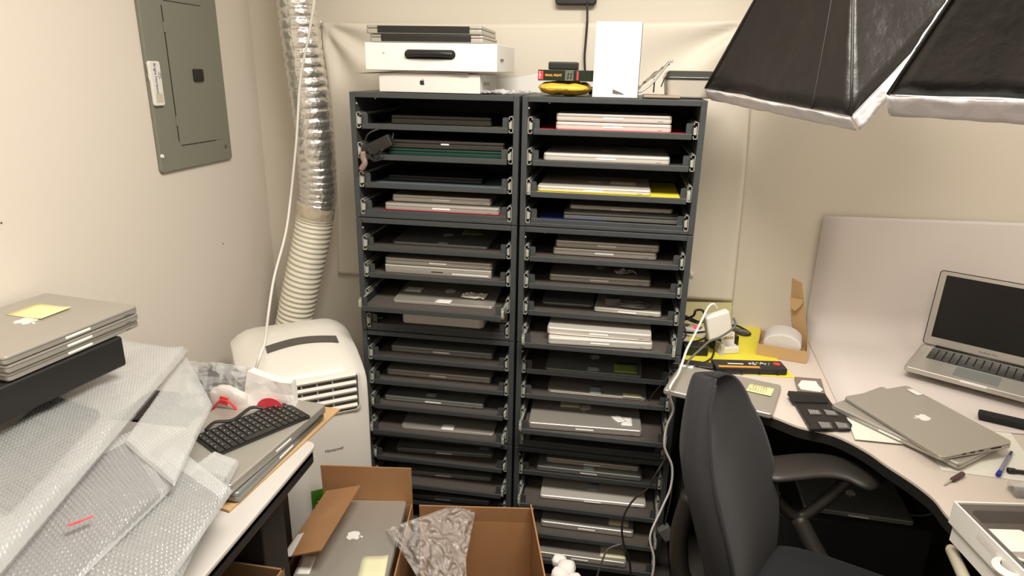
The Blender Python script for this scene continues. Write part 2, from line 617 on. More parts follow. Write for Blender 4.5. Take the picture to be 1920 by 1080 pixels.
# ------------------------------------------------------------------ laptops
def laptop(label, w, d, kind='pro', body=None, lid=None, loc=(0, 0, 0), rz=0, logo=True, parts=(), group=None, name='laptop', th=None,
           feet=.0012):
    """closed laptop; local frame: x across, y from the front edge (0) to the hinge (d), z up"""
    body = body or M_ALU
    lid = lid or body
    root = tag(empty(name, loc, rz), label, 'laptop', group)
    r = .009
    if kind == 'pro':
        th = th or .0235
        b = th*.62
        bm = bmesh.new()
        loft_slab(bm, w, d, r, [(.005, feet), (.0022, feet+.0008), (.0007, feet+.0024), (0, feet+.0048), (0, b)])
        link('base', bm, body, root)
        bm = bmesh.new()
        loft_slab(bm, w-.0006, d-.0006, r, [(0, b+.0010), (0, th-.0036), (.0006, th-.0018), (.0020, th-.0006), (.0045, th)], .0006)
        link('lid', bm, lid, root)
        bm = bmesh.new()
        prism(bm, rrect(-w/2+.002, w/2-.002, .002, d-.002, r), b-.0005, b+.0012)
        link('lid_seal', bm, M_GAP, root)
        bm = bmesh.new()
        box(bm, -.028, .028, -.0010, .004, b-.0052, b-.0002)
        link('latch_recess', bm, M_NOTCH, root, bevel=.0008)
        bm = bmesh.new()
        box(bm, w/2-.038, w/2-.024, -.0003, .002, b*.45, b*.45+.0009)
        link('status_slot', bm, M_GAP, root)
        ztop = th
    elif kind == 'air':
        th = th or .016
        bm = bmesh.new()
        pts = rrect(-w/2, w/2, 0, d, r*1.4, 6)
        def zl(y, a, c): return a + (c-a)*(y/d)
        def wedge(lo, hi, inset, m, nm):
            bm = bmesh.new()
            p = rrect(-w/2+inset, w/2-inset, inset, d-inset, r*1.4, 6)
            a = [bm.verts.new((x, y, zl(y, *lo))) for x, y in p]
            c = [bm.verts.new((x, y, zl(y, *hi))) for x, y in p]
            bm.faces.new(a[::-1])
            bm.faces.new(c)
            for i in range(len(p)):
                bm.faces.new((a[i], a[(i+1) % len(p)], c[(i+1) % len(p)], c[i]))
            return link(nm, bm, m, root, bevel=.0015)
        wedge((.001, feet), (.0032, th-.0055), 0, body, 'base')
        wedge((.0037, th-.0050), (.0078, th), .0004, lid, 'lid')
        wedge((.0025, th-.006), (.004, th-.0045), .002, M_GAP, 'lid_seal')
        ztop = None
        tilt = math.atan2(th-.0078, d)
    elif kind == 'block':
        th = th or .028
        b = th*.6
        bm = bmesh.new()
        prism(bm, rrect(-w/2, w/2, 0, d, .006), feet, b)
        link('base', bm, body, root, bevel=.002)
        bm = bmesh.new()
        prism(bm, rrect(-w/2, w/2, .001, d-.002, .006), b+.0012, th)
        link('lid', bm, lid, root, bevel=.002)
        bm = bmesh.new()
        box(bm, -w/2+.003, w/2-.003, .003, d-.004, b-.001, b+.002)
        link('lid_seal', bm, M_GAP, root)
        ztop = th
    elif kind == 'slotted':
        th = th or .027
        b = th*.72
        bm = bmesh.new()
        prism(bm, rrect(-w/2, w/2, 0, d, .004), feet, b)
        link('base', bm, body, root, bevel=.001)
        bm = bmesh.new()
        prism(bm, rrect(-w/2, w/2, 0, d, .004), b+.001, th)
        link('lid', bm, M_ALUB, root, bevel=.001)
        bm = bmesh.new()
        box(bm, -w/2+.002, w/2-.002, .001, d-.002, b-.001, b+.002)
        link('lid_seal', bm, M_GAP, root)
        bm = bmesh.new()
        box(bm, -.02, .018, -.0005, .002, b*.5, b*.5+.003)
        link('latch_recess', bm, M_GAP, root)
        bm = bmesh.new()
        box(bm, w/2-.125, w/2-.008, -.0006, .002, b*.35, b*.35+.0035)
        link('disc_slot', bm, M_NOTCH, root)
        ztop = th

    def lidM(fx, fy, rot=0):
        x = (fx-.5)*w
        y = fy*d
        if ztop is None:
            z = .0078+(th-.0078)*fy + .0002
            return T(x, y, z) @ RX(tilt) @ RZ(rot)
        return T(x, y, ztop+.0001) @ RZ(rot)
    if logo:
        apple_logo(root, lidM(.5, .5) @ RZ(PI), d*.17, M_LOGO if logo is True else logo)
    for p in parts:
        nm, m, fx, fy, pw, ph, rot = p[:7]
        curl = p[7] if len(p) > 7 else .002
        o = paper_patch(nm, m, root, lidM(fx, fy, rot), pw, ph, curl)
        if len(p) > 8:
            o['label'] = p[8]
    root['_h'] = th
    return root


def shelf_laptop(ci, ui, k, pa, pb, label, kind='pro', body=None, dz=0, plane=None, ratio=.70, logo=True, parts=(), th=None, group=None,
                 name='laptop', lid=None):
    """front bottom corners seen at pa, pb; rests on a tray (dz above it)"""
    zb, yf = tray_base(ci, ui, k)
    z = zb+dz
    if plane is None:
        A = atZ(*pa, z)
        B = atZ(*pb, z)
        A.y = min(max(A.y, yf+.012), yf+.10)
        B.y = min(max(B.y, yf+.012), yf+.10)
        A2 = atY(*pa, A.y)
        B2 = atY(*pb, B.y)
        A.x, B.x = A2.x, B2.x
    else:
        A = atY(*pa, yf+plane)
        B = atY(*pb, yf+plane)
    v = B-A
    rz = math.atan2(v.y, v.x)
    rz = max(-.06, min(.06, rz))
    w_ = math.hypot(v.x, v.y)
    c = (A+B)/2
    d = min(w_*ratio, CDP-.02-max(A.y, B.y))
    return laptop(label, w_, d, kind, body=body, lid=lid, loc=(c.x, (A.y+B.y)/2, z), rz=rz, logo=logo, parts=parts, th=th, group=group, name=name)


def liner(ci, ui, k, fx0, fx1, m, label, y0=.012, y1=.30):
    zb, yf = tray_base(ci, ui, k)
    bm = bmesh.new()
    X0 = COLX[ci]+.034
    W = CW-.068
    box(bm, X0+W*fx0, X0+W*fx1, yf+y0, yf+y1, zb+.0002, zb+.0014)
    return tag(link('paper_sheet', bm, m), label, 'paper')


SN, WL = 'sticky_note', 'paper_label'
Gs = 'laptops stored in the cabinet trays'
LN = .0016
# left column, top cabinet
liner(0, 0, 0, .12, .97, mat('olive_paper', (.10, .11, .03), .7), 'dark olive paper lining the topmost tray of the left column')
shelf_laptop(0, 0, 0, (733, 231), (921, 238), 'black laptop with rounded edges on the topmost tray of the left column', 'block', M_BRN, LN, .06, logo=False, th=.026, group=Gs)
shelf_laptop(0, 0, 1, (728, 292), (946, 300), 'dark green laptop underneath a brown-black one, second tray of the left column', 'block', M_GRN, 0, .03, logo=False, th=.022, group=Gs)
q = shelf_laptop(0, 0, 1, (728, 284), (944, 290), 'brown-black laptop with a light latch on top of a dark green one, left column', 'block', M_BRN, .0225, .03, logo=False, th=.024, group=Gs)
bm = bmesh.new()
box(bm, -.012, .012, -.001, .003, .013, .0165)
link('latch', bm, M_NOTCH, q)
liner(0, 0, 2, .05, .97, M_BLUG, 'slate blue paper under the thin black laptop, third tray of left column')
shelf_laptop(0, 0, 2, (728, 340), (905, 347), 'thin flat black laptop on slate blue paper, third tray of the left column', 'block', M_BLK, LN, .07, logo=False, th=.018, group=Gs)
liner(0, 0, 3, .10, .985, M_RED, 'red paper lining the fourth tray of the left column')
shelf_laptop(0, 0, 3, (721, 396), (936, 405), 'larger silver laptop lying on red paper in the fourth left tray', 'pro', M_ALU, LN, .02, group=Gs)
shelf_laptop(0, 0, 3, (735, 383), (921, 390), 'smaller silver laptop atop a larger one over red paper, left column', 'pro', M_ALU, .0255, .04, group=Gs)
# second cabinet
shelf_laptop(0, 1, 0, (735, 457), (915, 467), 'thin dark laptop with a white front label, topmost tray of second left cabinet', 'air', M_ALUD, 0, .06,
             parts=((WL, M_LABELB, .53, .06, .032, .024, 0, .001), (SN, M_NOTEG, .74, .72, .07, .07, .1)), group=Gs)
shelf_laptop(0, 1, 1, (722, 511), (921, 521), 'silver laptop with a disc slot line in its front, second left cabinet', 'slotted', M_ALU, 0, .03, group=Gs)
shelf_laptop(0, 1, 1, (721, 495), (923, 503), 'rounded silver laptop lying on the slotted one, second left cabinet', 'pro', M_ALU, .0275, .028, group=Gs)
q = shelf_laptop(0, 1, 2, (735, 567), (925, 580), 'flat silver laptop with two labels and crumpled paper on the pulled-out left tray', 'air', M_ALU, 0, None,
                 parts=((WL, M_LABEL, .50, .075, .050, .034, -.05, .001), (WL, M_LABEL, .13, .48, .055, .05, -.05, .001)), group=Gs)
zb, yf = tray_base(0, 1, 3)
wa, wb = atY(753, 600, .035), atY(906, 610, .035)
bm = bmesh.new()
ww = wb.x-wa.x
prism(bm, [(0, .012), (.010, 0), (ww-.012, 0), (ww, .012), (ww, .22), (0, .22)], 0, .034)
wdv = link('white_device', bm, M_WHITE, bevel=.003)
wdv.location = (wa.x, .035, zb+.0005)
tag(wdv, 'slim white plastic device with chamfered ends under the pulled-out left tray', 'device')
bm = bmesh.new()
prism(bm, [(-.012, .03), (0, .02), (.006, .03), (.006, .12), (-.012, .12)], .022, .032)
prism(bm, [(ww-.006, .03), (ww+.004, .02), (ww+.010, .03), (ww+.010, .12), (ww-.006, .12)], .022, .032)
link('side_hook', bm, M_WHITE, wdv, bevel=.001)
# third
shelf_laptop(0, 2, 0, (733, 664), (924, 674), 'grey laptop with bright latch, topmost tray of the third left cabinet', 'pro', M_ALUD, 0, .05, group=Gs)
shelf_laptop(0, 2, 1, (725, 712), (920, 724), 'shiny silver laptop with bright latch, second tray of third left cabinet', 'pro', M_ALU, 0, .05, group=Gs)
shelf_laptop(0, 2, 2, (720, 750), (906, 766), 'silver laptop with blue label and green note, third tray of third left cabinet', 'pro', M_ALUD, 0, .04,
             parts=((WL, M_LABELB, .46, .14, .034, .03, 0, .001), (SN, M_NOTEG, .76, .42, .075, .075, 0, .006)), group=Gs, th=.02)
shelf_laptop(0, 2, 3, (751, 803), (926, 818), 'flat silver laptop with white front label, lowest tray of third left cabinet', 'air', M_ALU, 0, None,
             parts=((WL, M_LABEL, .50, .09, .042, .04, 0, .001), ), group=Gs)
# fourth
shelf_laptop(0, 3, 0, (742, 848), (924, 861), 'dark grey laptop with blue label at its right end, bottom left cabinet', 'pro', M_ALUD, 0, None,
             parts=((WL, M_LABELB, .90, .18, .036, .03, 0, .001), (WL, M_LABELB, .30, .5, .036, .03, .4, .01)), group=Gs, th=.018)
shelf_laptop(0, 3, 1, (742, 888), (922, 905), 'dark grey laptop with olive note behind a blue label, bottom left cabinet', 'pro', M_ALUD, 0, None,
             parts=((WL, M_LABELB, .48, .30, .034, .04, 0, .001), (SN, M_NOTEG, .82, .45, .08, .08, 0)), group=Gs, th=.018)
shelf_laptop(0, 3, 2, (742, 934), (918, 950), 'dark grey laptop with bright latch and no note, bottom left cabinet', 'pro', M_ALUD, 0, None, group=Gs, th=.02)

# right column, top cabinet
liner(1, 0, 0, .02, .97, M_RED, 'red paper lining the topmost tray of the right column')
shelf_laptop(1, 0, 0, (1041, 252), (1258, 254), 'silver laptop lying on red paper under its twin, topmost right tray', 'pro', M_ALUB, LN, .03, group=Gs)
shelf_laptop(1, 0, 0, (1042, 236), (1259, 238), 'silver laptop on top of its twin over red paper, topmost right tray', 'pro', M_ALUB, .0255, .03, group=Gs)
shelf_laptop(1, 0, 1, (1018, 312), (1255, 316), 'wide silver laptop with notes near the hinge, second right tray', 'pro', M_ALUB, 0, .03,
             parts=((SN, M_NOTEG, .78, .85, .085, .05, 0), ), group=Gs)
liner(1, 0, 2, .03, .97, M_YEL, 'bright yellow paper lining the third tray of the right column')
shelf_laptop(1, 0, 2, (1006, 368), (1219, 376), 'silver laptop with sticky note on yellow paper, third right tray', 'pro', M_ALUB, LN, .03,
             parts=((SN, M_NOTEP, .76, .50, .075, .07, -.05), ), group=Gs, th=.017)
liner(1, 0, 3, .05, .5, M_BLUE, 'dark blue paper at the left of the fourth right tray')
shelf_laptop(1, 0, 3, (1056, 416), (1274, 424), 'dark slate laptop underneath a silver one, fourth right tray', 'block', M_ALUD, LN, .03, logo=False, th=.022, group=Gs)
shelf_laptop(1, 0, 3, (1067, 404), (1261, 408), 'slim silver laptop resting on a dark slate one, fourth right tray', 'pro', M_ALU, .0245, .06, group=Gs, th=.016)
# second
shelf_laptop(1, 1, 0, (1036, 482), (1231, 489), 'lower of two grey laptops in the topmost tray of second right cabinet', 'pro', M_ALU, 0, .05, group=Gs)
shelf_laptop(1, 1, 0, (1041, 464), (1236, 474), 'upper of two grey laptops, topmost tray of second right cabinet', 'pro', M_ALU, .0238, .05,
             parts=((SN, M_NOTEP, .35, .7, .075, .075, 0), ), group=Gs)
shelf_laptop(1, 1, 1, (1029, 527), (1220, 536), 'grey laptop carrying a folded paper scrap, second right cabinet', 'pro', M_ALU, 0, .055, group=Gs)
shelf_laptop(1, 1, 2, (1015, 576), (1112, 582), 'thin dark laptop to the left of a silver one with cable, right column', 'air', M_ALUD, 0, .08, group=Gs, ratio=1.2, logo=False)
shelf_laptop(1, 1, 2, (1113, 585), (1239, 597), 'small silver laptop under a grey adapter and cable, right column', 'pro', M_ALUB, 0, None, group=Gs, ratio=1.25, logo=False, th=.017)
shelf_laptop(1, 1, 3, (1027, 649), (1223, 658), 'lower of two bright laptops on the pulled-out right tray', 'pro', M_ALUB, 0, None, group=Gs)
shelf_laptop(1, 1, 3, (1025, 630), (1221, 641), 'upper of two bright laptops on the pulled-out right tray', 'pro', M_ALUB, .0238, .035,
             parts=((SN, M_NOTEG, .77, .6, .075, .06, 0), ), group=Gs)
# third
shelf_laptop(1, 2, 0, (1022, 694), (1204, 710), 'dark laptop with blue label and lime note, topmost tray of third right cabinet', 'air', M_ALUD, 0, None,
             parts=((WL, M_LABELB, .50, .10, .036, .03, 0, .001), (SN, M_NOTEG, .83, .20, .07, .075, 0, .004)), group=Gs)
shelf_laptop(1, 2, 1, (1026, 735), (1212, 752), 'grey laptop with blue front label, second tray of third right cabinet', 'air', M_ALU, 0, None,
             parts=((WL, M_LABELB, .49, .12, .036, .05, 0, .001), (SN, M_NOTEP, .86, .05, .06, .03, 0, .001)), group=Gs)
q = shelf_laptop(1, 2, 2, (990, 804), (1203, 821), 'large silver laptop with yellow note and torn label on a pulled-out right tray', 'pro', M_ALU, 0, None,
                 parts=((SN, M_NOTEP, .36, .62, .065, .075, 0), (WL, M_LABEL, .87, .22, .034, .062, 0, .001), (WL, M_LABEL, .80, .26, .03, .05, .5, .004)),
                 group=Gs)
# fourth
shelf_laptop(1, 3, 0, (1005, 893), (1203, 909), 'lower of two stacked grey laptops, topmost tray of bottom right cabinet', 'pro', M_ALUD, 0, None,
             parts=((WL, M_LABELB, .50, .10, .036, .04, 0, .001), ), group=Gs, th=.02)
shelf_laptop(1, 3, 0, (1023, 876), (1198, 893), 'upper of two stacked grey laptops, topmost tray of bottom right cabinet', 'pro', M_ALU, .0205, .035, group=Gs, th=.02)
shelf_laptop(1, 3, 1, (1012, 935), (1211, 955), 'thin shiny laptop with blue label, second tray of bottom right cabinet', 'pro', M_ALUB, 0, None,
             parts=((WL, M_LABELB, .50, .30, .036, .04, 0, .001), ), group=Gs, th=.015)
shelf_laptop(1, 3, 2, (1013, 988), (1187, 1010), 'silver laptop with pale yellow note, third tray of bottom right cabinet', 'pro', M_ALU, 0, None,
             parts=((SN, M_NOTEP, .84, .30, .065, .085, 0), ), group=Gs)
shelf_laptop(1, 3, 3, (1000, 1062), (1172, 1085), 'silver laptop with large pale note on the bottom-most right tray', 'pro', M_ALU, 0, None,
             parts=((SN, M_NOTEP, .85, .30, .08, .10, 0), ), group=Gs)

# ------------------------------------------------------------------ things lying in the trays
def cord(name, pts, r, m, label=None, cat='cable', parent=None, group=None, n=8, sub=8):
    bm = bmesh.new()
    tube(bm, pts, r, n, sub)
    o = link(name, bm, m, parent, smooth=True)
    if label:
        tag(o, label, cat, group)
    return o


def crumple_sheet(name, m, w, h, amp, seed, parent=None, M=None, n=18, thick=.0004, fold=0.):
    rnd = random.Random(seed)
    off = Vector((rnd.uniform(0, 50), rnd.uniform(0, 50), rnd.uniform(0, 50)))
    bm = bmesh.new()

    def f(u, v):
        p = Vector(((u-.5)*w, (v-.5)*h, 0))
        q = noise.noise(p*9/max(w, h)*1.0+off)
        q2 = noise.noise(p*22/max(w, h)+off*2)
        return Vector((p.x+q2*amp*.4, p.y+q*amp*.4, amp*(abs(q)*1.4+abs(q2)*.7)+fold*u*u))
    grid(bm, n, n, f)
    if M is not None:
        bmesh.ops.transform(bm, matrix=M, verts=bm.verts)
    return link(name, bm, m, parent, smooth=False, solid=thick)


# black power adapter hanging over the left edge of the second tray
zb, yf = tray_base(0, 0, 1)
ad = tag(empty('power_adapter', atY(712, 272, -.005)), 'black power adapter with coiled cord at the left end of the second left tray', 'power adapter')
bm = bmesh.new()
box(bm, -.04, .04, -.012, .014, -.018, .018, RY(-.45))
link('adapter_body', bm, M_BLK, ad, bevel=.004)
p0 = Vector(ad.location)
def rel(x, y, Y=-.012): return atY(x, y, Y)-p0
cord('adapter_cord', [rel(745, 240, .06), rel(712, 242, .01), rel(690, 252), rel(686, 272), rel(700, 288, -.02), rel(716, 280, -.024), rel(704, 300, -.02), rel(690, 290, -.012)], .0028, M_BCORD, parent=ad)
cord('adapter_cord', [rel(738, 248, .02), rel(734, 264, .01), rel(722, 276), rel(712, 290, -.022), rel(718, 296, -.02), rel(704, 302, -.02), rel(692, 296, -.012)], .0024, M_BCORD, parent=ad)
bm = bmesh.new()
tube(bm, [rel(680, 284, -.012), rel(681, 296, -.012), rel(684, 306, -.012), rel(677, 318, -.010)], .009, 8, 4)
link('plug_head', bm, M_SKINISH, ad, smooth=True)

# crumpled slips
def slip(px, py, z, w, h, amp, seed, label, rz=0., m=None):
    o = crumple_sheet('paper_slip', m or M_PAPER, w, h, amp, seed, n=8)
    o.location = atZ(px, py, z)
    o.rotation_euler = (0, 0, rz)
    return tag(o, label, 'paper')


zb, yf = tray_base(0, 1, 2)
o = slip(890, 556, zb+.0155, .075, .05, .008, 3, 'crumpled white paper slip on the laptop of the pulled-out left tray', -.1)
zb, yf = tray_base(0, 1, 3)
bm = bmesh.new()
prism(bm, [(-.03, 0), (.03, 0), (.03, .045), (-.03, .045)], 0, .0015, RX(PI/2-.25))
o = tag(link('plastic_card', bm, M_FROST), 'greyish plastic card leaning at the right end below the pulled-out left tray', 'card')
o.location = atY(934, 612, yf+.10)
o.location.z = zb+.001
b_ = tag(empty('bolt', atY(705, 608, .05)), 'small metal bolt lying at the left end below the pulled-out left tray', 'bolt')
b_.location.z = zb+.0055
bm = bmesh.new()
bmesh.ops.create_cone(bm, cap_ends=True, segments=6, radius1=.0055, radius2=.0055, depth=.005, matrix=RY(PI/2))
link('bolt_head', bm, M_ZINC, b_)
bm = bmesh.new()
bmesh.ops.create_cone(bm, cap_ends=True, segments=10, radius1=.003, radius2=.003, depth=.022, matrix=T(.012, 0, 0) @ RY(PI/2))
link('bolt_shank', bm, M_ZINC, b_)
zb, yf = tray_base(1, 1, 1)
slip(1172, 513, zb+.0265, .06, .045, .016, 9, 'folded grey paper scrap on the laptop in the second right cabinet', .2, mat('grey_paper', (.45, .44, .42), .7))
# grey adapter with a coiled cable
zb, yf = tray_base(1, 1, 2)
zt = zb+.0185
ga = tag(empty('grey_adapter', atZ(1148, 572, zt+.001)), 'grey plug adapter with coiled cable on the small silver laptop', 'power adapter')
bm = bmesh.new()
box(bm, -.024, .024, -.012, .016, 0, .024, RZ(.15))
link('adapter_body', bm, M_GCORD, ga, bevel=.003)
g0 = Vector(ga.location)
bm = bmesh.new()
pts = []
for i in range(46):
    a = i/45*2*PI*3.2
    cx = .062+.010*math.sin(i*.7)
    pts.append((cx+.042*math.cos(a), -.012+.018*math.sin(a), .004+.0003*i))
tube(bm, pts, .0022, 6, 3)
link('adapter_cord', bm, M_GCORD, ga, smooth=True)

# ------------------------------------------------------------------ things on top of the cabinets
ZT = CTOP


def boxthing(name, x0, x1, y0, y1, z0, z1, m, label, cat, bevel=.002):
    root = tag(empty(name, ((x0+x1)/2, y0, z0)), label, cat)
    hx = (x1-x0)/2
    bm = bmesh.new()
    box(bm, -hx, hx, 0, y1-y0, 0, z1-z0)
    link('carton', bm, m, root, bevel=bevel)
    return root


LB = boxthing('product_box', .088, .385, .012, .26, ZT+.0005, ZT+.053, M_WCARD2, 'white product box with black fruit logo under a bigger white box', 'box')
apple_logo(LB, T(0-.02, -.0004, .028) @ RX(PI/2), .0155, M_LOGOD)
# open flap of this box sticking out on the left under the upper box
bm = bmesh.new()
grid(bm, 12, 4, lambda u, v: Vector((-.212+u*.33, -.012+v*.14, .0535+.0055*math.sin(PI*u)-.004*(1-u)**2)))
link('lid_flap', bm, mat('brown_grey_card', (.30, .24, .20), .7), LB, solid=.0012)
UB = boxthing('product_box', .056, .436, -.005, .285, ZT+.0600, ZT+.1335, M_WHITE, 'larger white product box with a long black handle on its front', 'box')
bm = bmesh.new()
prism(bm, rrect(-.073, .073, .031, .056, .0122, 8), 0, .0012, RX(PI/2))
link('handle_slot', bm, M_BLKM, UB)
bm = bmesh.new()
tube(bm, [(-.066, -.004, .0445), (-.03, -.010, .046), (.03, -.010, .046), (.066, -.004, .0435)], .0085, 10, 6)
link('handle', bm, M_BLK, UB, smooth=True)
text_mesh('print', '15"', .006, M_GCORD, UB, T(-.135, -.0004, .045) @ RX(PI/2))
bm = bmesh.new()
box(bm, .1915, .1925, .05, .09, .03, .036)
link('side_print', bm, M_GCORD, UB)
text_mesh('side_print', 'MacBook Pro', .016, mat('pale_print', (.5, .48, .45), .6), LB, T(.1488, .09, .027) @ RZ(PI/2) @ RX(PI/2))


def rear_laptop(label, x0, x1, y0, z, th, skew):
    """closed laptop seen from its hinge side, black hinge cover in the middle"""
    w_ = x1-x0
    r = tag(empty('laptop', ((x0+x1)/2, y0, z), skew), label, 'laptop', 'laptops on the big white box')
    bm = bmesh.new()
    prism(bm, rrect(-w_/2, w_/2, 0, .245, .009), .001, th*.62)
    link('base', bm, M_ALU, r, bevel=.0035, seg=3)
    bm = bmesh.new()
    prism(bm, rrect(-w_/2, w_/2, .001, .245, .009), th*.62+.0006, th)
    link('lid', bm, M_ALU, r, bevel=.003, seg=3)
    bm = bmesh.new()
    box(bm, -w_/2+.034, w_/2-.036, -.0012, .012, th*.15, th*.93)
    link('hinge_cover', bm, M_BLK, r, bevel=.001)
    return r


rear_laptop('silver laptop with black hinge strip lying directly on the big white box', .068, .395, .008, ZT+.134, .0215, .03)
rear_laptop('topmost silver laptop with black hinge strip above the big white box', .060, .392, .004, ZT+.1558, .0235, .035)

# clear plastic pouch
pz = crumple_sheet('plastic_pouch', M_CLEAR, .135, .14, .012, 5, n=14)
pz.location = (.445, .09, ZT+.001)
tag(pz, 'clear crumpled plastic pouch beside the fruit logo box', 'plastic bag')
# pale board behind the boxes, leaning on the wall
bm = bmesh.new()
hull_prism3(bm, [(.36, .392, ZT-.01), (.56, .392, ZT-.01), (.56, .392, ZT+.045), (.44, .392, ZT+.082), (.36, .392, ZT+.085)], (0, .012, 0))
tag(link('foam_board', bm, M_WHITE), 'white board leaning on the wall behind the boxes on the cabinet', 'board')

# yellow mailer
bm = bmesh.new()
def mailer(u, v):
    a = 2*PI*u
    s = (1-abs(2*min(max(v, .002), .998)-1)**3.5)**.6
    x = (v-.5)*.148
    return Vector((x+.004*noise.noise(Vector((x*60, a, 1))), .085*math.cos(a)*(.35+.65*s), (.0195+.0195*math.sin(a)*(s**.8)*(1+.35*noise.noise(Vector((x*45, a*1.5, 3)))))))
grid(bm, 28, 34, mailer, closeu=True)
bmesh.ops.holes_fill(bm, edges=bm.edges)
MA = tag(link('padded_mailer', bm, M_ENV, smooth=False), 'crumpled yellow padded mailer under the dark game box', 'envelope')
MA.location = (.618, .10, ZT+.001)

# game box
GB = tag(empty('game_box', (.622, .035, ZT+.0405), .0), 'dark green game box with an orange title on its spine', 'box')
M_GBOX = mat('game_box_green', (.012, .018, .010), .35)
bm = bmesh.new()
box(bm, -.077, .077, 0, .12, 0, .029)
link('carton', bm, M_GBOX, GB, bevel=.0008)
bm = bmesh.new()
box(bm, -.0772, -.062, -.0005, .001, .003, .026)
link('red_end_label', bm, mat('label_red', (.62, .05, .06), .5), GB)
bm = bmesh.new()
box(bm, -.0725, -.0712, -.0008, 0, .005, .025)
box(bm, -.0712, -.0690, -.0008, 0, .012, .017)
link('end_mark', bm, M_LABEL, GB)
text_mesh('title', 'FINAL FIGHT', .0082, mat('title_orange', (.85, .42, .05), .5), GB, T(-.0335, -.0007, .0145) @ RX(PI/2), .0002, 1.0, True)
bm = bmesh.new()
box(bm, -.001, .022, -.0005, .001, .001, .028)
link('grey_picture', bm, mat('print_grey', (.12, .13, .10), .5), GB)
bm = bmesh.new()
for cx, cz in ((.006, .016), (.014, .016), (.005, .007), (.013, .007)):
    prism(bm, [(-.003, -.004), (.001, -.003), (.003, .004), (-.001, .003)], 0, .0008, T(cx+.002, 0, cz+.002) @ RX(PI/2))
link('grey_picture_marks', bm, M_GBOX, GB)
bm = bmesh.new()
box(bm, .031, .036, -.0005, .001, .003, .026)
link('red_stripe', bm, mat('label_red', (.62, .05, .06), .5), GB)
# small black hub on it
bm = bmesh.new()
box(bm, -.041, .041, 0, .06, 0, .021)
hub = link('small_speaker', bm, M_BLK, bevel=.004, seg=3)
tag(hub, 'small black rounded device lying on the dark game box', 'device')
hub.location = (.613, .045, ZT+.070)
# dark little thing next to the mailer
bm = bmesh.new()
box(bm, -.012, .012, 0, .05, 0, .022)
o = tag(link('black_connector', bm, M_BLK, bevel=.004), 'small black plug between the yellow mailer and the white upright box', 'plug')
o.location = (.690, .20, ZT+.001)

# upright white box
UW = tag(empty('upright_box', (.7605, .012, ZT+.0005), -.02), 'tall blank white box standing upright on the right cabinet', 'box')
bm = bmesh.new()
box(bm, -.061, .061, 0, .045, 0, .195, RX(-.09))
link('carton', bm, M_WHITE, UW, bevel=.001)
bm = bmesh.new()
prism(bm, [(-.006, .010), (.026, .008), (.020, .012), (-.006, .022)], 0, .001, RX(-.09) @ RX(PI/2))
link('torn_tab', bm, M_GCORD, UW)
bm = bmesh.new()
box(bm, .0612, .0625, .001, .044, .004, .194, RX(-.09))
link('side_band', bm, M_GCORD, UW)

# clamshell packaging and clear case
CS = tag(empty('plastic_clamshell', (.862, .06, ZT+.002)), 'crumpled clear plastic packaging leaning between white box and grey-lidded tub', 'packaging')
bm = bmesh.new()
grid(bm, 18, 10, lambda u, v: Vector((-.045+u*.085+.006*noise.noise(Vector((u*5, v*5, 0))), v*.09, .008+u*.075+.010*noise.noise(Vector((u*6, v*6, 4))))))
link('film', bm, mat('smoky_film', (.30, .28, .25), .10, alpha=.55, spec=1., coat=1., bump=('crumple', 70, .8, .006)), CS, solid=.001)
bm = bmesh.new()
tube(bm, [(-.043, -.002, .028), (-.040, -.004, .008), (-.030, -.004, .006), (.0, -.002, .030), (.035, 0, .078), (.045, 0, .090), (.047, 0, .083)], .0032, 6, 4)
link('wire_edge', bm, M_ZINC, CS, smooth=True)
bm = bmesh.new()
box(bm, .002, .006, 0, .01, .004, .04)
box(bm, .015, .018, 0, .01, .025, .05, RY(.3))
link('clip', bm, M_BRN, CS)
bm = bmesh.new()
box(bm, -.05, .05, 0, .12, 0, .008)
o = tag(link('flat_case', bm, mat('tan_case', (.30, .24, .18), .5), bevel=.003), 'flat brownish case under the clear plastic packaging', 'case')
o.location = (.888, .03, ZT+.0005)
CS.location.z += .009
TB = tag(empty('food_tub', (.966, .07, ZT+.0008)), 'frosted plastic tub with a dark translucent grey lid', 'container')
bm = bmesh.new()
def ring(zz, hx, hy, r): return [Vector((x, y, zz)) for x, y in rrect(-hx, hx, 0+.085-hy, .085+hy, r, 5)]
R_ = [ring(z, hx, hy, .015) for z, hx, hy in ((.0, .058, .070), (.004, .062, .074), (.048, .068, .08), (.050, .070, .082))]
vs = [[bm.verts.new(p) for p in R0] for R0 in R_]
for a, b in zip(vs, vs[1:]):
    for i in range(len(a)):
        bm.faces.new((a[i], a[(i+1) % len(a)], b[(i+1) % len(a)], b[i]))
bm.faces.new(vs[0][::-1])
bm.faces.new(vs[-1])
link('tub', bm, M_FROST, TB, smooth=False, bevel=.001)
bm = bmesh.new()
R_ = [ring(z, hx, hy, .016) for z, hx, hy in ((.0505, .071, .083), (.056, .072, .084), (.058, .069, .081), (.068, .066, .078), (.073, .060, .072))]
vs = [[bm.verts.new(p) for p in R0] for R0 in R_]
for a, b in zip(vs, vs[1:]):
    for i in range(len(a)):
        bm.faces.new((a[i], a[(i+1) % len(a)], b[(i+1) % len(a)], b[i]))
bm.faces.new(vs[0][::-1])
bm.faces.new(vs[-1])
link('lid', bm, M_LIDGREY, TB, smooth=True)

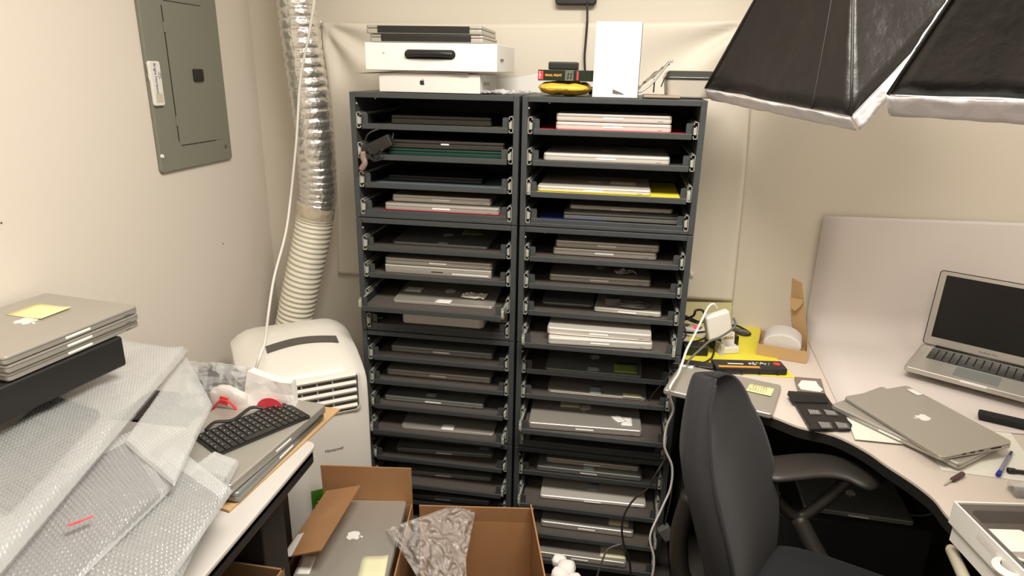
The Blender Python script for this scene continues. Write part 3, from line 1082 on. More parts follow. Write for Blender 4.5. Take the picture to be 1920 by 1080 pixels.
# black device on the wall with a hanging cable
bm = bmesh.new()
prism(bm, rrect(-.065, .065, 0, .09, .012), 0, .03, RX(PI/2))
wd = link('wall_device', bm, M_BLK, bevel=.005, seg=3)
tag(wd, 'black rounded device on the back wall above the cabinet', 'device')
wd.location = (.613, BY-.001, 1.797)
cord('hanging_cable', [atY(1101, 4, BY-.036), atY(1101, 40, BY-.04), atY(1098, 80, BY-.04), atY(1096, 110, BY-.04), atY(1098, 150, BY-.04)], .0035, M_BCORD,
     'black cable hanging down the back wall from the black device')

# ------------------------------------------------------------------ vinyl sheet pinned to the wall
PINL = atY(605, 42, BY-.012)
PINR = atY(1412, 38, BY-.012)
SHB = .845
bm = bmesh.new()
XL, XR = PINL.x, atY(1400, 200, BY).x
def sheet(u, v):
    x0 = PINL.x + .02*math.sin(PI*v)
    x1 = atY(1408, 180, BY).x*(1-v)+atY(1372, 560, BY).x*v + (PINR.x-atY(1408, 180, BY).x)*(1-v)**3
    x = x0+(x1-x0)*u
    sag = .055*4*u*(1-u)*.12
    ztop = PINL.z*(1-u)+PINR.z*u-sag
    z = ztop-(ztop-SHB)*v
    # folds radiate from the two pins
    f = 0
    for px, pz, sgn in ((PINL.x, PINL.z, 1), (PINR.x, PINR.z, -1)):
        dx = (x-px)*sgn
        dz = pz-z
        rr = math.hypot(dx, dz)
        ang = math.atan2(dz, max(dx, 1e-4))
        f += .022*math.exp(-rr*3.2)*math.sin(ang*9+.6)*min(1, rr*12)
    f += .004*math.sin(x*11+z*3)*v
    edge = .006*(1 if (u < .02 or u > .98) else 0)
    return Vector((x, BY-.016-f*.8-edge*.3, z))
grid(bm, 110, 70, sheet)
tag(link('vinyl_sheet', bm, M_SHEET, smooth=True, solid=.0015), 'cream vinyl sheet pinned to the back wall behind the cabinets', 'sheet')
for p, nm in ((PINL, 'pushpin holding the left upper corner of the vinyl sheet'), (PINR, 'pushpin holding the right upper corner of the vinyl sheet')):
    bm = bmesh.new()
    bmesh.ops.create_cone(bm, cap_ends=True, segments=12, radius1=.005, radius2=.003, depth=.014, matrix=RX(PI/2))
    bmesh.ops.create_uvsphere(bm, u_segments=10, v_segments=6, radius=.006, matrix=T(0, -.006, 0))
    o = tag(link('pushpin', bm, M_WHT, smooth=True), nm, 'pushpin')
    o.location = p + Vector((0, -.012, 0))
bm = bmesh.new()
for (px, py) in ((1296, 511), (1300, 478)):
    p = atY(px, py, BY-.01)
    bmesh.ops.create_cone(bm, cap_ends=True, segments=10, radius1=.006, radius2=.006, depth=.03, matrix=T(p.x, p.y-.012, p.z) @ RX(PI/2))
    break
tag(link('wall_button', bm, M_WHT, bevel=.002), 'small round white wall button just right of the cabinets', 'button')

# ------------------------------------------------------------------ electrical panel on the left wall
PB = atX(297.7, 324.2, WX)
PE = atX(430, 297.5, WX)
py0, py1, pz0 = PB.y, PE.y, (PB.z+PE.z)/2
EP = tag(empty('electrical_panel', (WX, (py0+py1)/2, pz0)), 'grey metal electrical panel on the left wall', 'electrical panel')
hw = (py1-py0)/2
bm = bmesh.new()
prism(bm, rrect(-hw, hw, 0, .56, .010), 0, .012, Matrix(((0, 0, 1, .0005), (1, 0, 0, 0), (0, 1, 0, 0), (0, 0, 0, 1))))
link('panel_cover', bm, M_PANEL, EP, bevel=.003)
dl = atX(337, 272.6, WX+.012)
dr = atX(400, 262, WX+.012)
dt = atX(330, 5, WX+.012)
d0 = dl.y-(py0+py1)/2
d1 = hw-.035
db = dl.z-pz0
dtz = dt.z-pz0
MP = Matrix(((0, 0, 1, .0125), (1, 0, 0, 0), (0, 1, 0, 0), (0, 0, 0, 1)))
bm = bmesh.new()
prism(bm, rrect(d0, d1, db, dtz, .012), 0, .0012, MP)
door = link('panel_door', bm, M_PANEL, EP, bevel=.0005)
bm = bmesh.new()
# dark gap on hinge side, bottom and top
box(bm, 0, .0018, d0-.0022, d0+.0002, db+.012, dtz-.012, T(.012, 0, 0))
box(bm, 0, .0018, d0+.010, d1-.05, db-.002, db+.0002, T(.012, 0, 0))
box(bm, 0, .0018, d0+.010, d1-.05, dtz-.0002, dtz+.002, T(.012, 0, 0))
link('door_gap', bm, M_GAP, EP)
bm = bmesh.new()
for z in (db+.07, dtz-.07):
    box(bm, 0, .005, d0-.005, d0+.003, z-.014, z+.014, T(.012, 0, 0))
link('hinge', bm, M_PANEL, EP, bevel=.001)
lp = atX(371, 141, WX+.016)
bm = bmesh.new()
box(bm, 0, .009, -.022, .022, -.018, .018, T(.0135, lp.y-(py0+py1)/2, lp.z-pz0))
link('latch', bm, M_BLK, door, bevel=.003)
for k, (yy, px, py) in enumerate(((-hw+.018, 304, 293), (hw-.018, 423, 274))):
    sp = atX(px, py, WX+.013)
    bm = bmesh.new()
    bmesh.ops.create_cone(bm, cap_ends=True, segments=14, radius1=.006, radius2=.005, depth=.004, matrix=T(.014, sp.y-(py0+py1)/2, sp.z-pz0) @ RY(PI/2))
    link('screw', bm, M_NOTCH if k == 0 else M_GCORD, EP)
# magnetic white letter opener
c = atX(293, 157, WX+.018)
LO = tag(empty('magnetic_clip', (WX+.0128, c.y, c.z)), 'white magnetic clip with small dark print stuck on the electrical panel', 'magnet')
ML = Matrix(((0, 0, 1, 0), (1, 0, 0, 0), (0, 1, 0, 0), (0, 0, 0, 1)))
pts = [(-.021, -.055), (-.017, -.060), (.017, -.060), (.021, -.055), (.021, .055), (.018, .060), (-.021, .060), (-.025, .055), (-.0235, .03), (-.025, .018), (-.0215, .005)]
bm = bmesh.new()
prism(bm, pts, 0, .010, ML)
link('clip_body', bm, M_WHT, LO, bevel=.003)
bm = bmesh.new()
prism(bm, rrect(-.014, .014, -.05, -.026, .003), .010, .0106, ML)
link('cutter_recess', bm, mat('cream_recess', (.60, .57, .42), .5), LO, bevel=.0005)
text_mesh('print', 'Bright Horizons', .0125, mat('print_navy', (.04, .04, .12), .5), LO, T(.0105, -.004, .014) @ RY(0) @ ML @ RZ(-PI/2), .0002)
bm = bmesh.new()
for a in range(5):
    an = PI*a/4
    box(bm, -.0006, .0006, .006, .0095, 0, .0006, ML @ T(.010, .022, .0103) @ RZ(an-PI/2-PI/2))
tube(bm, [Vector((.0105, .010+.0045*math.cos(t*.4), .022+.0045*math.sin(t*.4))) for t in range(16)], .0005, 4, 1)
link('print_mark', bm, mat('print_navy', (.04, .04, .12), .5), LO)
for px, py, lab in ((418, 457, 'tiny dark nail mark on the left wall, below and right of the electrical panel'), (2, 418, 'tiny dark nail mark on the left wall at the left border of the photo')):
    p = atX(px, py, WX)
    bm = bmesh.new()
    bmesh.ops.create_cone(bm, cap_ends=True, segments=8, radius1=.002, radius2=.0015, depth=.002, matrix=T(p.x+.001, p.y, p.z) @ RY(PI/2))
    tag(link('nail_hole', bm, M_BRN), lab, 'wall mark')

# ------------------------------------------------------------------ air conditioner and its duct
ACR = math.radians(36)
AC = tag(empty('air_conditioner', (.062, -.12, 0), ACR), 'white portable air conditioner in the corner with a hose rising behind it', 'air conditioner')
# local frame: x from 0 (right front) to -W (left), y back, z up
AW, AD = .37, .34
prof = [(-.004, .02), (-.010, .30), (-.012, .65), (-.006, .705), (.012, .728), (.05, .745), (.12, .765), (.22, .785), (.30, .785), (.335, .765), (.34, .70), (.34, .02)]
bm = bmesh.new()
nx = 14
rows = []
for i in range(nx+1):
    u = i/nx
    x = -AW*u
    e = abs(u-.5)*2
    dz = .0 if e < .55 else -.035*((e-.55)/.45)**2.2
    rows.append([bm.verts.new((x, y + (.018*((e-.6)/.4)**2 if (e > .6 and y < .1) else 0) - (.012*((e-.6)/.4)**2 if (e > .6 and y > .25) else 0),
                               z+(dz if z > .6 else 0))) for y, z in prof])
for a, b in zip(rows, rows[1:]):
    for j in range(len(prof)-1):
        bm.faces.new((a[j], a[j+1], b[j+1], b[j]))
    bm.faces.new((a[-1], a[0], b[0], b[-1]))
bm.faces.new(rows[0])
bm.faces.new(rows[-1][::-1])
bmesh.ops.recalc_face_normals(bm, faces=bm.faces)
link('housing', bm, M_AC, AC, bevel=.006, seg=3)
# slot on the sloping top
def topz(y):
    for (y0, z0), (y1, z1) in zip(prof, prof[1:]):
        if y0 <= y <= y1:
            return z0+(z1-z0)*(y-y0)/(y1-y0)
    return .78
bm = bmesh.new()
def slot(u, v):
    x = -.060-u*.215
    y = .115+v*.036+.022*math.sin(PI*u)*1
    return Vector((x, y, topz(y)+.0025))
grid(bm, 20, 5, slot)
link('control_slot', bm, M_ACD, AC, solid=.003)
# front outlet grille
gx0, gx1, gz0, gz1 = -.300, -.036, .592, .714
bm = bmesh.new()
prism(bm, rrect(gx0, gx1, gz0, gz1, .015), 0, .003, T(0, -.0125, 0) @ RX(PI/2))
link('outlet_recess', bm, M_ACD, AC)
for k in range(5):
    z = gz0+.014+k*.0255
    bm = bmesh.new()
    box(bm, gx0+.006, gx1-.006, -.026, -.014, z-.003, z+.0065, None)
    bmesh.ops.rotate(bm, verts=bm.verts, cent=(0, -.02, z), matrix=Matrix.Rotation(.5, 3, 'X'))
    link('louvre', bm, M_AC, AC, bevel=.0015)
bm = bmesh.new()
for k in range(4):
    x = gx0+.05+k*.045
    box(bm, x, x+.004, -.020, -.012, gz0+.01, gz1-.01)
link('outlet_divider', bm, M_ACG, AC)
bm = bmesh.new()
o_ = rrect(gx0-.008, gx1+.008, gz0-.008, gz1+.008, .02)
i_ = rrect(gx0, gx1, gz0, gz1, .015)
a = [bm.verts.new((x, -.014, z)) for x, z in o_]
b = [bm.verts.new((x, -.0185, z)) for x, z in i_]
for i in range(len(a)):
    bm.faces.new((a[i], a[(i+1) % len(a)], b[(i+1) % len(a)], b[i]))
link('outlet_frame', bm, M_AC, AC, solid=.003)
text_mesh('brand_print', 'Honeywell', .013, M_GCORD, AC, T(-.120, -.0135, .465) @ RX(PI/2), .0002)
bm = bmesh.new()
box(bm, -.20, -.125, -.0130, -.011, .265, .335)
gs = link('energy_sticker', bm, M_GREENST, AC)
bm = bmesh.new()
for k, (a0, a1) in enumerate(((-.19, -.14), (-.185, -.155))):
    box(bm, a0, a1, -.0136, -.0128, .28+k*.012, .283+k*.012)
link('sticker_print', bm, M_LABEL, gs)
bm = bmesh.new()
box(bm, -AW+.03, -.03, .02, AD-.02, 0, .025)
link('foot', bm, M_ACD, AC)

# flexible duct: foil upper part, corrugated plastic lower part
DY = .235
DT = tag(empty('exhaust_duct', atY(552, 600, DY)), 'exhaust hose, crinkled foil above and corrugated cream plastic below', 'duct')
D0 = Vector(DT.location)
def dp(x, y, Y=DY): return atY(x, y, Y)-D0
foilpts = [dp(545, -170, .25), dp(552, -60, .25), dp(560, 30), dp(572, 120), dp(585, 210), dp(594, 300), dp(597, 360), dp(594, 398)]
bm = bmesh.new()
rnd = random.Random(4)
NF = 34
def rfoil(t, i):
    ph = (t*NF) % 1
    return .0605*(1+.035*math.sin(PI*ph)-.05*(ph < .12))*(1-.10*max(0, (t-.93)/.07))
tube(bm, foilpts, .06, 36, 30, rfoil)
for v in bm.verts:
    v.co += Vector((noise.noise(v.co*55), noise.noise(v.co*55+Vector((9, 0, 0))), noise.noise(v.co*55+Vector((0, 9, 0)))))*.0015
link('foil_duct', bm, M_FOIL, DT, smooth=True)
bm = bmesh.new()
tube(bm, [dp(593, 380), dp(592, 395), dp(590, 412)], .0655, 32, 8, lambda t, i: .0655-.004*abs(t-.4))
link('tape_joint', bm, mat('clear_tape', (.55, .47, .36), .2, coat=.6, bump=('crumple', 40, .5, .005)), DT, smooth=True)
bm = bmesh.new()
NW = 30
def rcor(t, i):
    return .0625*(1+.035*math.sin(2*PI*NW*t))
tube(bm, [dp(591, 405), dp(584, 450), dp(572, 505), dp(560, 560), dp(550, 610), dp(543, 650)], .06, 36, 52, rcor)
link('corrugated_duct', bm, M_DUCT, DT, smooth=True)

# long white cord from above
cord('white_cable', [atY(586, -160, .10), atY(590, -20, .12), atY(580, 60, .13), atY(563, 150, .14), atY(556, 260, .12), atY(545, 370, .10), atY(535, 440, .03), atY(514, 520, -.06),
                    atY(503, 590, -.16), atY(497, 640, -.33), atY(487, 668, -.39), atY(478, 700, -.405)], .0042, M_WCORD,
     'long white cord hanging in front of the foil duct down to the air conditioner')

# ------------------------------------------------------------------ left table and what lies on it
TZ = .745
LT = tag(empty('work_table', (-.19, -1.2, 0)), 'black work table with a light edge strip at the left, buried under wrapped laptops', 'table')
tx1, ty1 = .122, -.605
def lt(x, y, z): return (x+.19, y+1.2, z)
bm = bmesh.new()
prism(bm, [(x+.19, y+1.2) for x, y in rrect(WX+.012, tx1, -2.6, ty1, .02)], TZ-.022, TZ)
link('table_top', bm, M_TBL, LT)
bm = bmesh.new()
prism(bm, [(x+.19, y+1.2) for x, y in rrect(WX+.012, tx1+.004, -2.6, ty1+.004, .022)], TZ-.010, TZ+.0015)
link('edge_strip', bm, M_TEDGE, LT, bevel=.003)
bm = bmesh.new()
prism(bm, [(x+.19, y+1.2) for x, y in rrect(WX+.012, tx1, -2.6, ty1, .02)], TZ-.045, TZ-.0105)
link('table_apron', bm, M_BLK, LT, bevel=.004)
for x, y in ((-.46, -2.5), (.04, -2.5), (-.46, -.70)):
    bm = bmesh.new()
    box(bm, x+.19-.02, x+.19+.02, y+1.2-.02, y+1.2+.02, 0, TZ-.045)
    link('leg', bm, M_BLK, LT)
# black drawer pedestal under the table
bm = bmesh.new()
box(bm, -.40+.19, .06+.19, -.765+1.2, -.665+1.2, .0, TZ-.046)
link('end_panel', bm, mat('pedestal_black', (.022, .018, .016), .6), LT, bevel=.004)


def wedge_slab(bm, quad, ztop, th):
    pass


def px_frame(a, b, c, z):
    """frame from three pixels on plane z: corner a, along to b (x axis), c gives the side"""
    A = atZ(*a, z)
    B = atZ(*b, z)
    Cc = atZ(*c, z)
    v = B-A
    w_ = v.length
    rz = math.atan2(v.y, v.x)
    n = Vector((-math.sin(rz), math.cos(rz), 0))
    return A, rz, w_, (Cc-A).dot(n)


# kraft envelope under the laptops
def quad_sheet(name, pts, z, m, label, cat, th=.004, parent=None):
    P = [atZ(*p, z) for p in pts]
    c = sum(P, Vector())/len(P)
    bm = bmesh.new()
    prism(bm, [(p.x-c.x, p.y-c.y) for p in P], 0, th)
    bmesh.ops.recalc_face_normals(bm, faces=bm.faces)
    o = link(name, bm, m, parent, bevel=min(.001, th*.3))
    o.location = (c.x, c.y, z)
    if label:
        tag(o, label, cat)
    return o


quad_sheet('kraft_envelope', [(638, 770), (430, 962), (250, 900), (420, 740)], TZ+.002, M_KRAFT2, 'light brown kraft envelope under the laptop with the loose keyboard', 'envelope', .006)
# two laptops, the upper carries the keyboard
ang = math.radians(-94.5)
def table_laptop(label, near, far, z, body, th, logo=True, d=.245, rot=None):
    """long side runs from the pixel near (front right corner) to far (rear right corner)"""
    A = atZ(*near, z+th)
    B = atZ(*far, z+th)
    v = (B-A)
    L_ = v.length
    mid = (A+B)/2
    a_ = math.atan2(v.y, v.x)
    return laptop(label, L_, d, 'pro', body=body, loc=(mid.x, mid.y, z), rz=a_, logo=logo, th=th, group=None)


t1 = table_laptop('lower silver laptop of the pair under the loose black keyboard', (445, 926), (609, 768), TZ+.0085, M_ALUD, .024)
t2 = table_laptop('upper silver laptop of the pair, a loose black keyboard lying on it', (430, 912), (612, 757), TZ+.0330, M_ALU, .024)
# loose keyboard: corners from the photo
kz = TZ+.0590
ka, kb, kc = atZ(520, 748, kz), atZ(583, 782, kz), atZ(450, 838, kz)
kx = (kc-kb)
kw = .285
ka_ang = math.atan2(kb.y-kc.y, kb.x-kc.x)
KB = tag(empty('loose_keyboard', tuple((kb+kc)/2), ka_ang), 'loose black laptop keyboard with small keys, lying on a silver laptop', 'keyboard')
kL = (kb-kc).length*1.28
KB.location = kb + (kc-kb).normalized()*kL/2
KB.location.z = kz-.0014
kd = .115
bm = bmesh.new()
prism(bm, rrect(-kL/2, kL/2, 0, kd, .005), 0, .004)
link('keyboard_plate', bm, M_BLK, KB)
bm = bmesh.new()
for rI in range(6):
    n = 14
    y0 = .006+rI*(kd-.012)/6
    for k in range(n):
        x0 = -kL/2+.006+k*(kL-.012)/n
        if rI == 0 and 4 <= k <= 8:
            if k == 4:
                box(bm, x0, x0+5*(kL-.012)/n-.0025, y0, y0+.0145, .004, .0072)
            continue
        box(bm, x0, x0+(kL-.012)/n-.0025, y0, y0+.0145, .004, .0072)
link('keys', bm, mat('key_black', (.03, .028, .026), .3), KB, bevel=.0008)
bm = bmesh.new()
rnd = random.Random(2)
for rI in range(1, 6):
    for k in range(14):
        x0 = -kL/2+.010+k*(kL-.012)/14
        y0 = .012+rI*(kd-.012)/6
        box(bm, x0, x0+.0018, y0, y0+.0018, .0072, .0075)
link('key_legends', bm, M_LABEL, KB)
bm = bmesh.new()
tube(bm, [(-kL/2+.03, kd, .006), (-kL/4, kd+.008, .012), (-.02, kd-.002, .006), (.03, kd+.008, .014), (kL*.25, kd, .006)], .004, 6, 4)
link('ribbon_cable', bm, M_BLK, KB)

# bags behind the laptops
def blob_bag(name, m, cx, cy, cz, rx, ry, rz_, seed, rot=0, amp=.25, parent=None, nu=30, nv=20, thick=0, smooth=False):
    off = Vector((seed*7.1, seed*3.3, seed))
    bm = bmesh.new()
    def f(u, v):
        a = 2*PI*u
        b = PI*(v-.5)
        d = Vector((math.cos(a)*math.cos(b), math.sin(a)*math.cos(b), math.sin(b)))
        k = 1+amp*(noise.noise(d*1.8+off)+.6*noise.noise(d*4.5+off)+.3*noise.noise(d*10+off))
        sx = math.copysign(abs(d.x)**.75, d.x)
        sy = math.copysign(abs(d.y)**.75, d.y)
        sz = math.copysign(abs(d.z)**.75, d.z)
        return Vector((sx*rx*k, sy*ry*k, max(-rz_, sz*rz_*k)))
    grid(bm, nu, nv, f, closeu=True)
    bmesh.ops.remove_doubles(bm, verts=bm.verts, dist=1e-5)
    bmesh.ops.recalc_face_normals(bm, faces=bm.faces)
    o = link(name, bm, m, parent, smooth=smooth)
    o.location = (cx, cy, cz)
    o.rotation_euler = (0, 0, rot)
    return o


bm = bmesh.new()
box(bm, -.44, -.065, -.585, -.425, 0, TZ-.004)
tag(link('storage_crate', bm, M_BLK, bevel=.006), 'tall black crate between the left table and the air conditioner, bags on top', 'crate')
YB = -.50
p = atY(405, 690, YB)
tag(blob_bag('antistatic_bag', mat('dark_grey_bag', (.035, .035, .045), .3, bump=('crumple', 25, .6, .01)), p.x+.015, YB+.0, TZ+.060, .085, .030, .060, 1, amp=.18),
    'dark grey crumpled bag behind the keyboard laptops at the back of the left table', 'bag')
p = atY(440, 668, YB)
cb_ = crumple_sheet('clear_bag', M_CLEAR, .20, .12, .014, 6, n=16)
for f_ in cb_.data.polygons:
    f_.use_smooth = True
cb_.location = (p.x-.03, YB-.036, TZ+.085)
cb_.rotation_euler = (1.25, 0, 0)
tag(cb_, 'clear crumpled plastic film in front of the dark grey bag on the left table', 'bag')
# plastic bag with the red roof-like print
p = atY(428, 730, YB-.06)
rb = blob_bag('carrier_bag', mat('thin_white_plastic', (.72, .66, .62), .35, alpha=.9), 0, 0, 0, .052, .018, .050, 8, amp=.10, nu=34, nv=24, smooth=True)
rb.location = (p.x, YB-.066, TZ+.056)
rb.rotation_euler = (.0, .0, .0)
tag(rb, 'thin white plastic bag with a red house-like print, on the left table', 'bag')
bm = bmesh.new()
tube(bm, [(-.042, -.021, -.044), (-.032, -.023, -.012), (-.010, -.025, .018), (.006, -.025, .026), (.024, -.024, .016), (.036, -.021, -.004)], .0028, 6, 5)
box(bm, -.010, .010, -.026, -.022, .014, .034, RY(.2))
for a, b in ((-.018, -.012), (-.004, -.012), (.012, -.006), (-.018, -.028), (-.002, -.030)):
    bmesh.ops.create_uvsphere(bm, u_segments=8, v_segments=6, radius=.0058, matrix=T(a, -.0235, b) @ Matrix.Diagonal((1, .4, 1, 1)))
link('red_print', bm, M_BAGRED, rb)
# white paper bag with a red disc
p0 = atY(512, 745, YB-.02)
PBG = tag(empty('paper_bag', (p0.x, YB-.06, TZ+.001), .10), 'folded white paper bag with a red disc print, behind the keyboard laptops', 'bag')
bm = bmesh.new()
pts = [(-.066, 0, 0), (.050, 0, 0), (.072, .005, .05), (.066, .01, .118), (.020, .012, .120), (-.004, .014, .128), (-.040, .012, .143), (-.056, .006, .070)]
a = [bm.verts.new((x, y, z)) for x, y, z in pts]
b = [bm.verts.new((x*.96, y+.035, z*.97)) for x, y, z in pts]
bm.faces.new(a)
bm.faces.new(b[::-1])
for i in range(len(a)):
    bm.faces.new((a[i], a[(i+1) % len(a)], b[(i+1) % len(a)], b[i]))
bmesh.ops.recalc_face_normals(bm, faces=bm.faces)
bmesh.ops.triangulate(bm, faces=bm.faces)
bmesh.ops.subdivide_edges(bm, edges=bm.edges, cuts=3, use_grid_fill=True)
for v in bm.verts:
    v.co += Vector((0, noise.noise(v.co*28)*.006, noise.noise(v.co*20+Vector((5, 5, 5)))*.004))
link('bag_body', bm, mat('white_paper_bag', (.82, .79, .76), .6), PBG)
bm = bmesh.new()
n = 28
prism(bm, [(.016+.036*math.cos(2*PI*k/n), .048+.036*math.sin(2*PI*k/n)) for k in range(n)], .0065, .0075, RX(PI/2))
link('red_disc', bm, mat('red_disc_print', (.75, .06, .09), .5), PBG)
# ------------------------------------------------------------------ bubble-wrapped laptops
def soft_slab(name, P, th, m, seed, parent=None, nx=40, ny=40, puff=.007, amp=.010):
    """P: four 3D top corners in order; pillow-like slab"""
    P = [Vector(p) for p in P]
    nrm = (P[1]-P[0]).cross(P[3]-P[0]).normalized()
    if nrm.z < 0:
        nrm = -nrm
    off = Vector((seed*5.7, seed, 1.3))
    bm = bmesh.new()

    def base(u, v):
        return (P[0]*(1-u)+P[1]*u)*(1-v)+(P[3]*(1-u)+P[2]*u)*v

    def prof_(t):
        e = min(t, 1-t)*2
        return min(1, e/.16)
    c = sum(P, Vector())/4

    def f(u, v, top):
        p = base(u, v)
        k = min(prof_(u), prof_(v))
        e = math.sqrt(max(0, 1-(1-k)**2))
        n_ = noise.noise(p*9+off)*amp+noise.noise(p*28+off)*amp*.35
        if top:
            return p+nrm*((e-1)*th/2+puff*math.sin(PI*u)*math.sin(PI*v)+n_*e)-c
        return p-nrm*(th/2+e*th/2)-c
    V = [[bm.verts.new(f(i/(nx-1), j/(ny-1), 0)) for j in range(ny)] for i in range(nx)]
    for i in range(nx-1):
        for j in range(ny-1):
            bm.faces.new((V[i][j], V[i][j+1], V[i+1][j+1], V[i+1][j]))
    # bubbled upper face: domes on a hexagonal lattice
    LU = ((P[1]-P[0]).length+(P[2]-P[3]).length)/2
    LV = ((P[3]-P[0]).length+(P[2]-P[1]).length)/2
    SPC = .0095
    NU, NV = int(LU/SPC*5), int(LV/SPC*5)
    NU, NV = min(NU, 330), min(NV, 420)
    # coarse smooth surface, then domes
    CU, CV_ = 60, 60
    G = [[f(a/(CU-1), b/(CV_-1), 1) for b in range(CV_)] for a in range(CU)]
    verts = []
    for a in range(NU):
        u = a/(NU-1)
        fu = u*(CU-1)
        iu = min(int(fu), CU-2)
        du = fu-iu
        for b in range(NV):
            v = b/(NV-1)
            fv = v*(CV_-1)
            iv = min(int(fv), CV_-2)
            dv = fv-iv
            p = (G[iu][iv]*(1-du)+G[iu+1][iv]*du)*(1-dv)+(G[iu][iv+1]*(1-du)+G[iu+1][iv+1]*du)*dv
            x, y = u*LU/SPC, v*LV/(SPC*.866)
            best = 9.
            r0_ = round(y)
            for rr in (r0_-1, r0_, r0_+1):
                ox = .5 if rr % 2 else 0.
                cx = round(x-ox)+ox
                dd = (x-cx)**2+((y-rr)*.866)**2
                if dd < best:
                    best = dd
            k = min(1, min(u, 1-u, v, 1-v)*30+.25)
            hgt = .0033*math.sqrt(max(0., 1-best/.185))*k
            verts.append(p+nrm*hgt)
    BV = [bm.verts.new(p) for p in verts]
    for a in range(NU-1):
        for b in range(NV-1):
            q_ = a*NV+b
            bm.faces.new((BV[q_], BV[q_+NV], BV[q_+NV+1], BV[q_+1]))
    o = link(name, bm, m, parent, smooth=True)
    o.location = c
    return o


def bubble_pack(label, corners, th, inner, seed, group='bubble-wrapped laptops piled on the left table', inset=(.12, .12), incol=None, wrap=None):
    """corners: list of (px, py, z)"""
    P = [atZ(x, y, z) for x, y, z in corners]
    o = soft_slab('bubble_wrap_package', P, th, wrap or M_BUBB, seed)
    tag(o, label, 'package', group)
    c = Vector(o.location)
    if inner:
        nrm = (P[1]-P[0]).cross(P[3]-P[0]).normalized()
        if nrm.z < 0:
            nrm = -nrm
        i0, i1, j0, j1 = inner

        def b(u, v):
            return (P[0]*(1-u)+P[1]*u)*(1-v)+(P[3]*(1-u)+P[2]*u)*v - c - nrm*(th*.25)
        bm = bmesh.new()
        hull_prism3(bm, [b(i0, j0), b(i1, j0), b(i1, j1), b(i0, j1)], -nrm*(th*.5))
        link('wrapped_laptop', bm, incol or M_ALUD, o, bevel=.003)
    return o


# bottom to top
bubble_pack('bubble-wrapped package lowest in the pile, its end near the keyboard laptops', [(448, 858, .828), (402, 838, .828), (40, 1130, .826), (300, 1150, .826)], .022, (.1, .85, .15, .95), 1)
bubble_pack('bubble-wrapped package second from the bottom, dark laptop seen inside', [(436, 912, .851), (330, 830, .853), (-40, 1120, .851), (250, 1180, .850)], .020, (.08, .9, .1, .9), 2, incol=mat('dark_laptop_shell', (.06, .055, .06), .4))
bubble_pack('bubble-wrapped package with a dark laptop and red print, directly under the top one', [(322, 905, .878), (255, 800, .88), (-160, 1010, .878), (40, 1180, .876)], .024, (.06, .90, .08, .92), 3, incol=mat('dark_laptop_shell', (.06, .055, .06), .4), wrap=M_BUBC)
bubble_pack('upright end of bubble wrap between the top package and the paper bags', [(398, 752, .893), (350, 662, .898), (232, 822, .898), (326, 902, .894)], .022, None, 4)
bubble_pack('large pale bubble-wrapped package on top of the pile', [(352, 645, .930), (200, 628, .930), (-170, 908, .928), (-20, 1075, .926)], .034, (.30, .86, .45, .86), 5, incol=mat('dark_laptop_shell', (.06, .055, .06), .4))
rbz = crumple_sheet('red_tag', M_BAGRED, .035, .006, .003, 4, n=6)
rbz.location = atZ(152, 978, .900)
rbz.rotation_euler = (0, 0, .9)
tag(rbz, 'small red strip lying on the dark wrapped package under the top one', 'strip')
tie = atZ(155, 985, .9)

# ------------------------------------------------------------------ black stand with laptops at the far left
SZ = 1.035
B = atZ(264, 606, SZ+.018)
S0 = Vector((-.235, -.672, 0))
srz = math.radians(-16)
def stk(z, th, label, dx=0, dy=0, parts=(), d=.262, w_=.30, logo=False):
    # corner b is the rear right corner seen at (266,604); long side runs towards the viewer
    a_ = math.radians(-106+9)    # direction of the long edge from b
    ux = Vector((math.cos(a_), math.sin(a_), 0))
    vy = Vector((ux.y, -ux.x, 0))      # to the left of it
    p = S0+Vector((dx, dy, 0))
    c = p+ux*w_/2
    # laptop front edge along ux: local x axis = ux reversed so that local y points left (away)
    rz = math.atan2(-ux.y, -ux.x)
    return laptop(label, w_, d, 'pro', body=M_ALU, loc=(c.x, c.y, z), rz=rz, logo=logo, parts=parts, th=th)


stk(SZ, .018, 'lowest of three silver laptops stacked on the black stand at far left', -.006, .004)
stk(SZ+.0185, .018, 'middle one of three silver laptops stacked on the black stand at far left', .0, .0)
top = stk(SZ+.037, .018, 'topmost silver laptop with a yellow note over its logo, at far left', .003, -.004,
          parts=((SN, mat('sticky_bright', (.85, .80, .42), .7), .66, .60, .072, .095, .02, .003),), logo=True)
ST = tag(empty('printer_stand', (-.40, -.86, 0), math.radians(-8)), 'black stand holding three silver laptops against the left wall', 'stand')
bm = bmesh.new()
box(bm, -.10, .135, -.22, .16, SZ-.070, SZ-.001)
link('top_box', bm, M_BLK, ST, bevel=.006)
for x, y in ((-.088, -.20), (-.088, .13)):
    bm = bmesh.new()
    box(bm, x-.012, x+.012, y-.012, y+.012, TZ+.002, SZ-.07)
    link('leg', bm, M_BLK, ST)
bm = bmesh.new()
box(bm, -.03, .03, -.001, .001, 0, .04)
pic = link('small_photo', bm, mat('photo_print', (.35, .30, .38), .4, col2=(.20, .12, .30), nscale=60))
pic.location = atZ(78, 775, .86)
pic.rotation_euler = (-.5, 0, .5)
tag(pic, 'small violet picture card half hidden behind the wrapped package at far left', 'card')

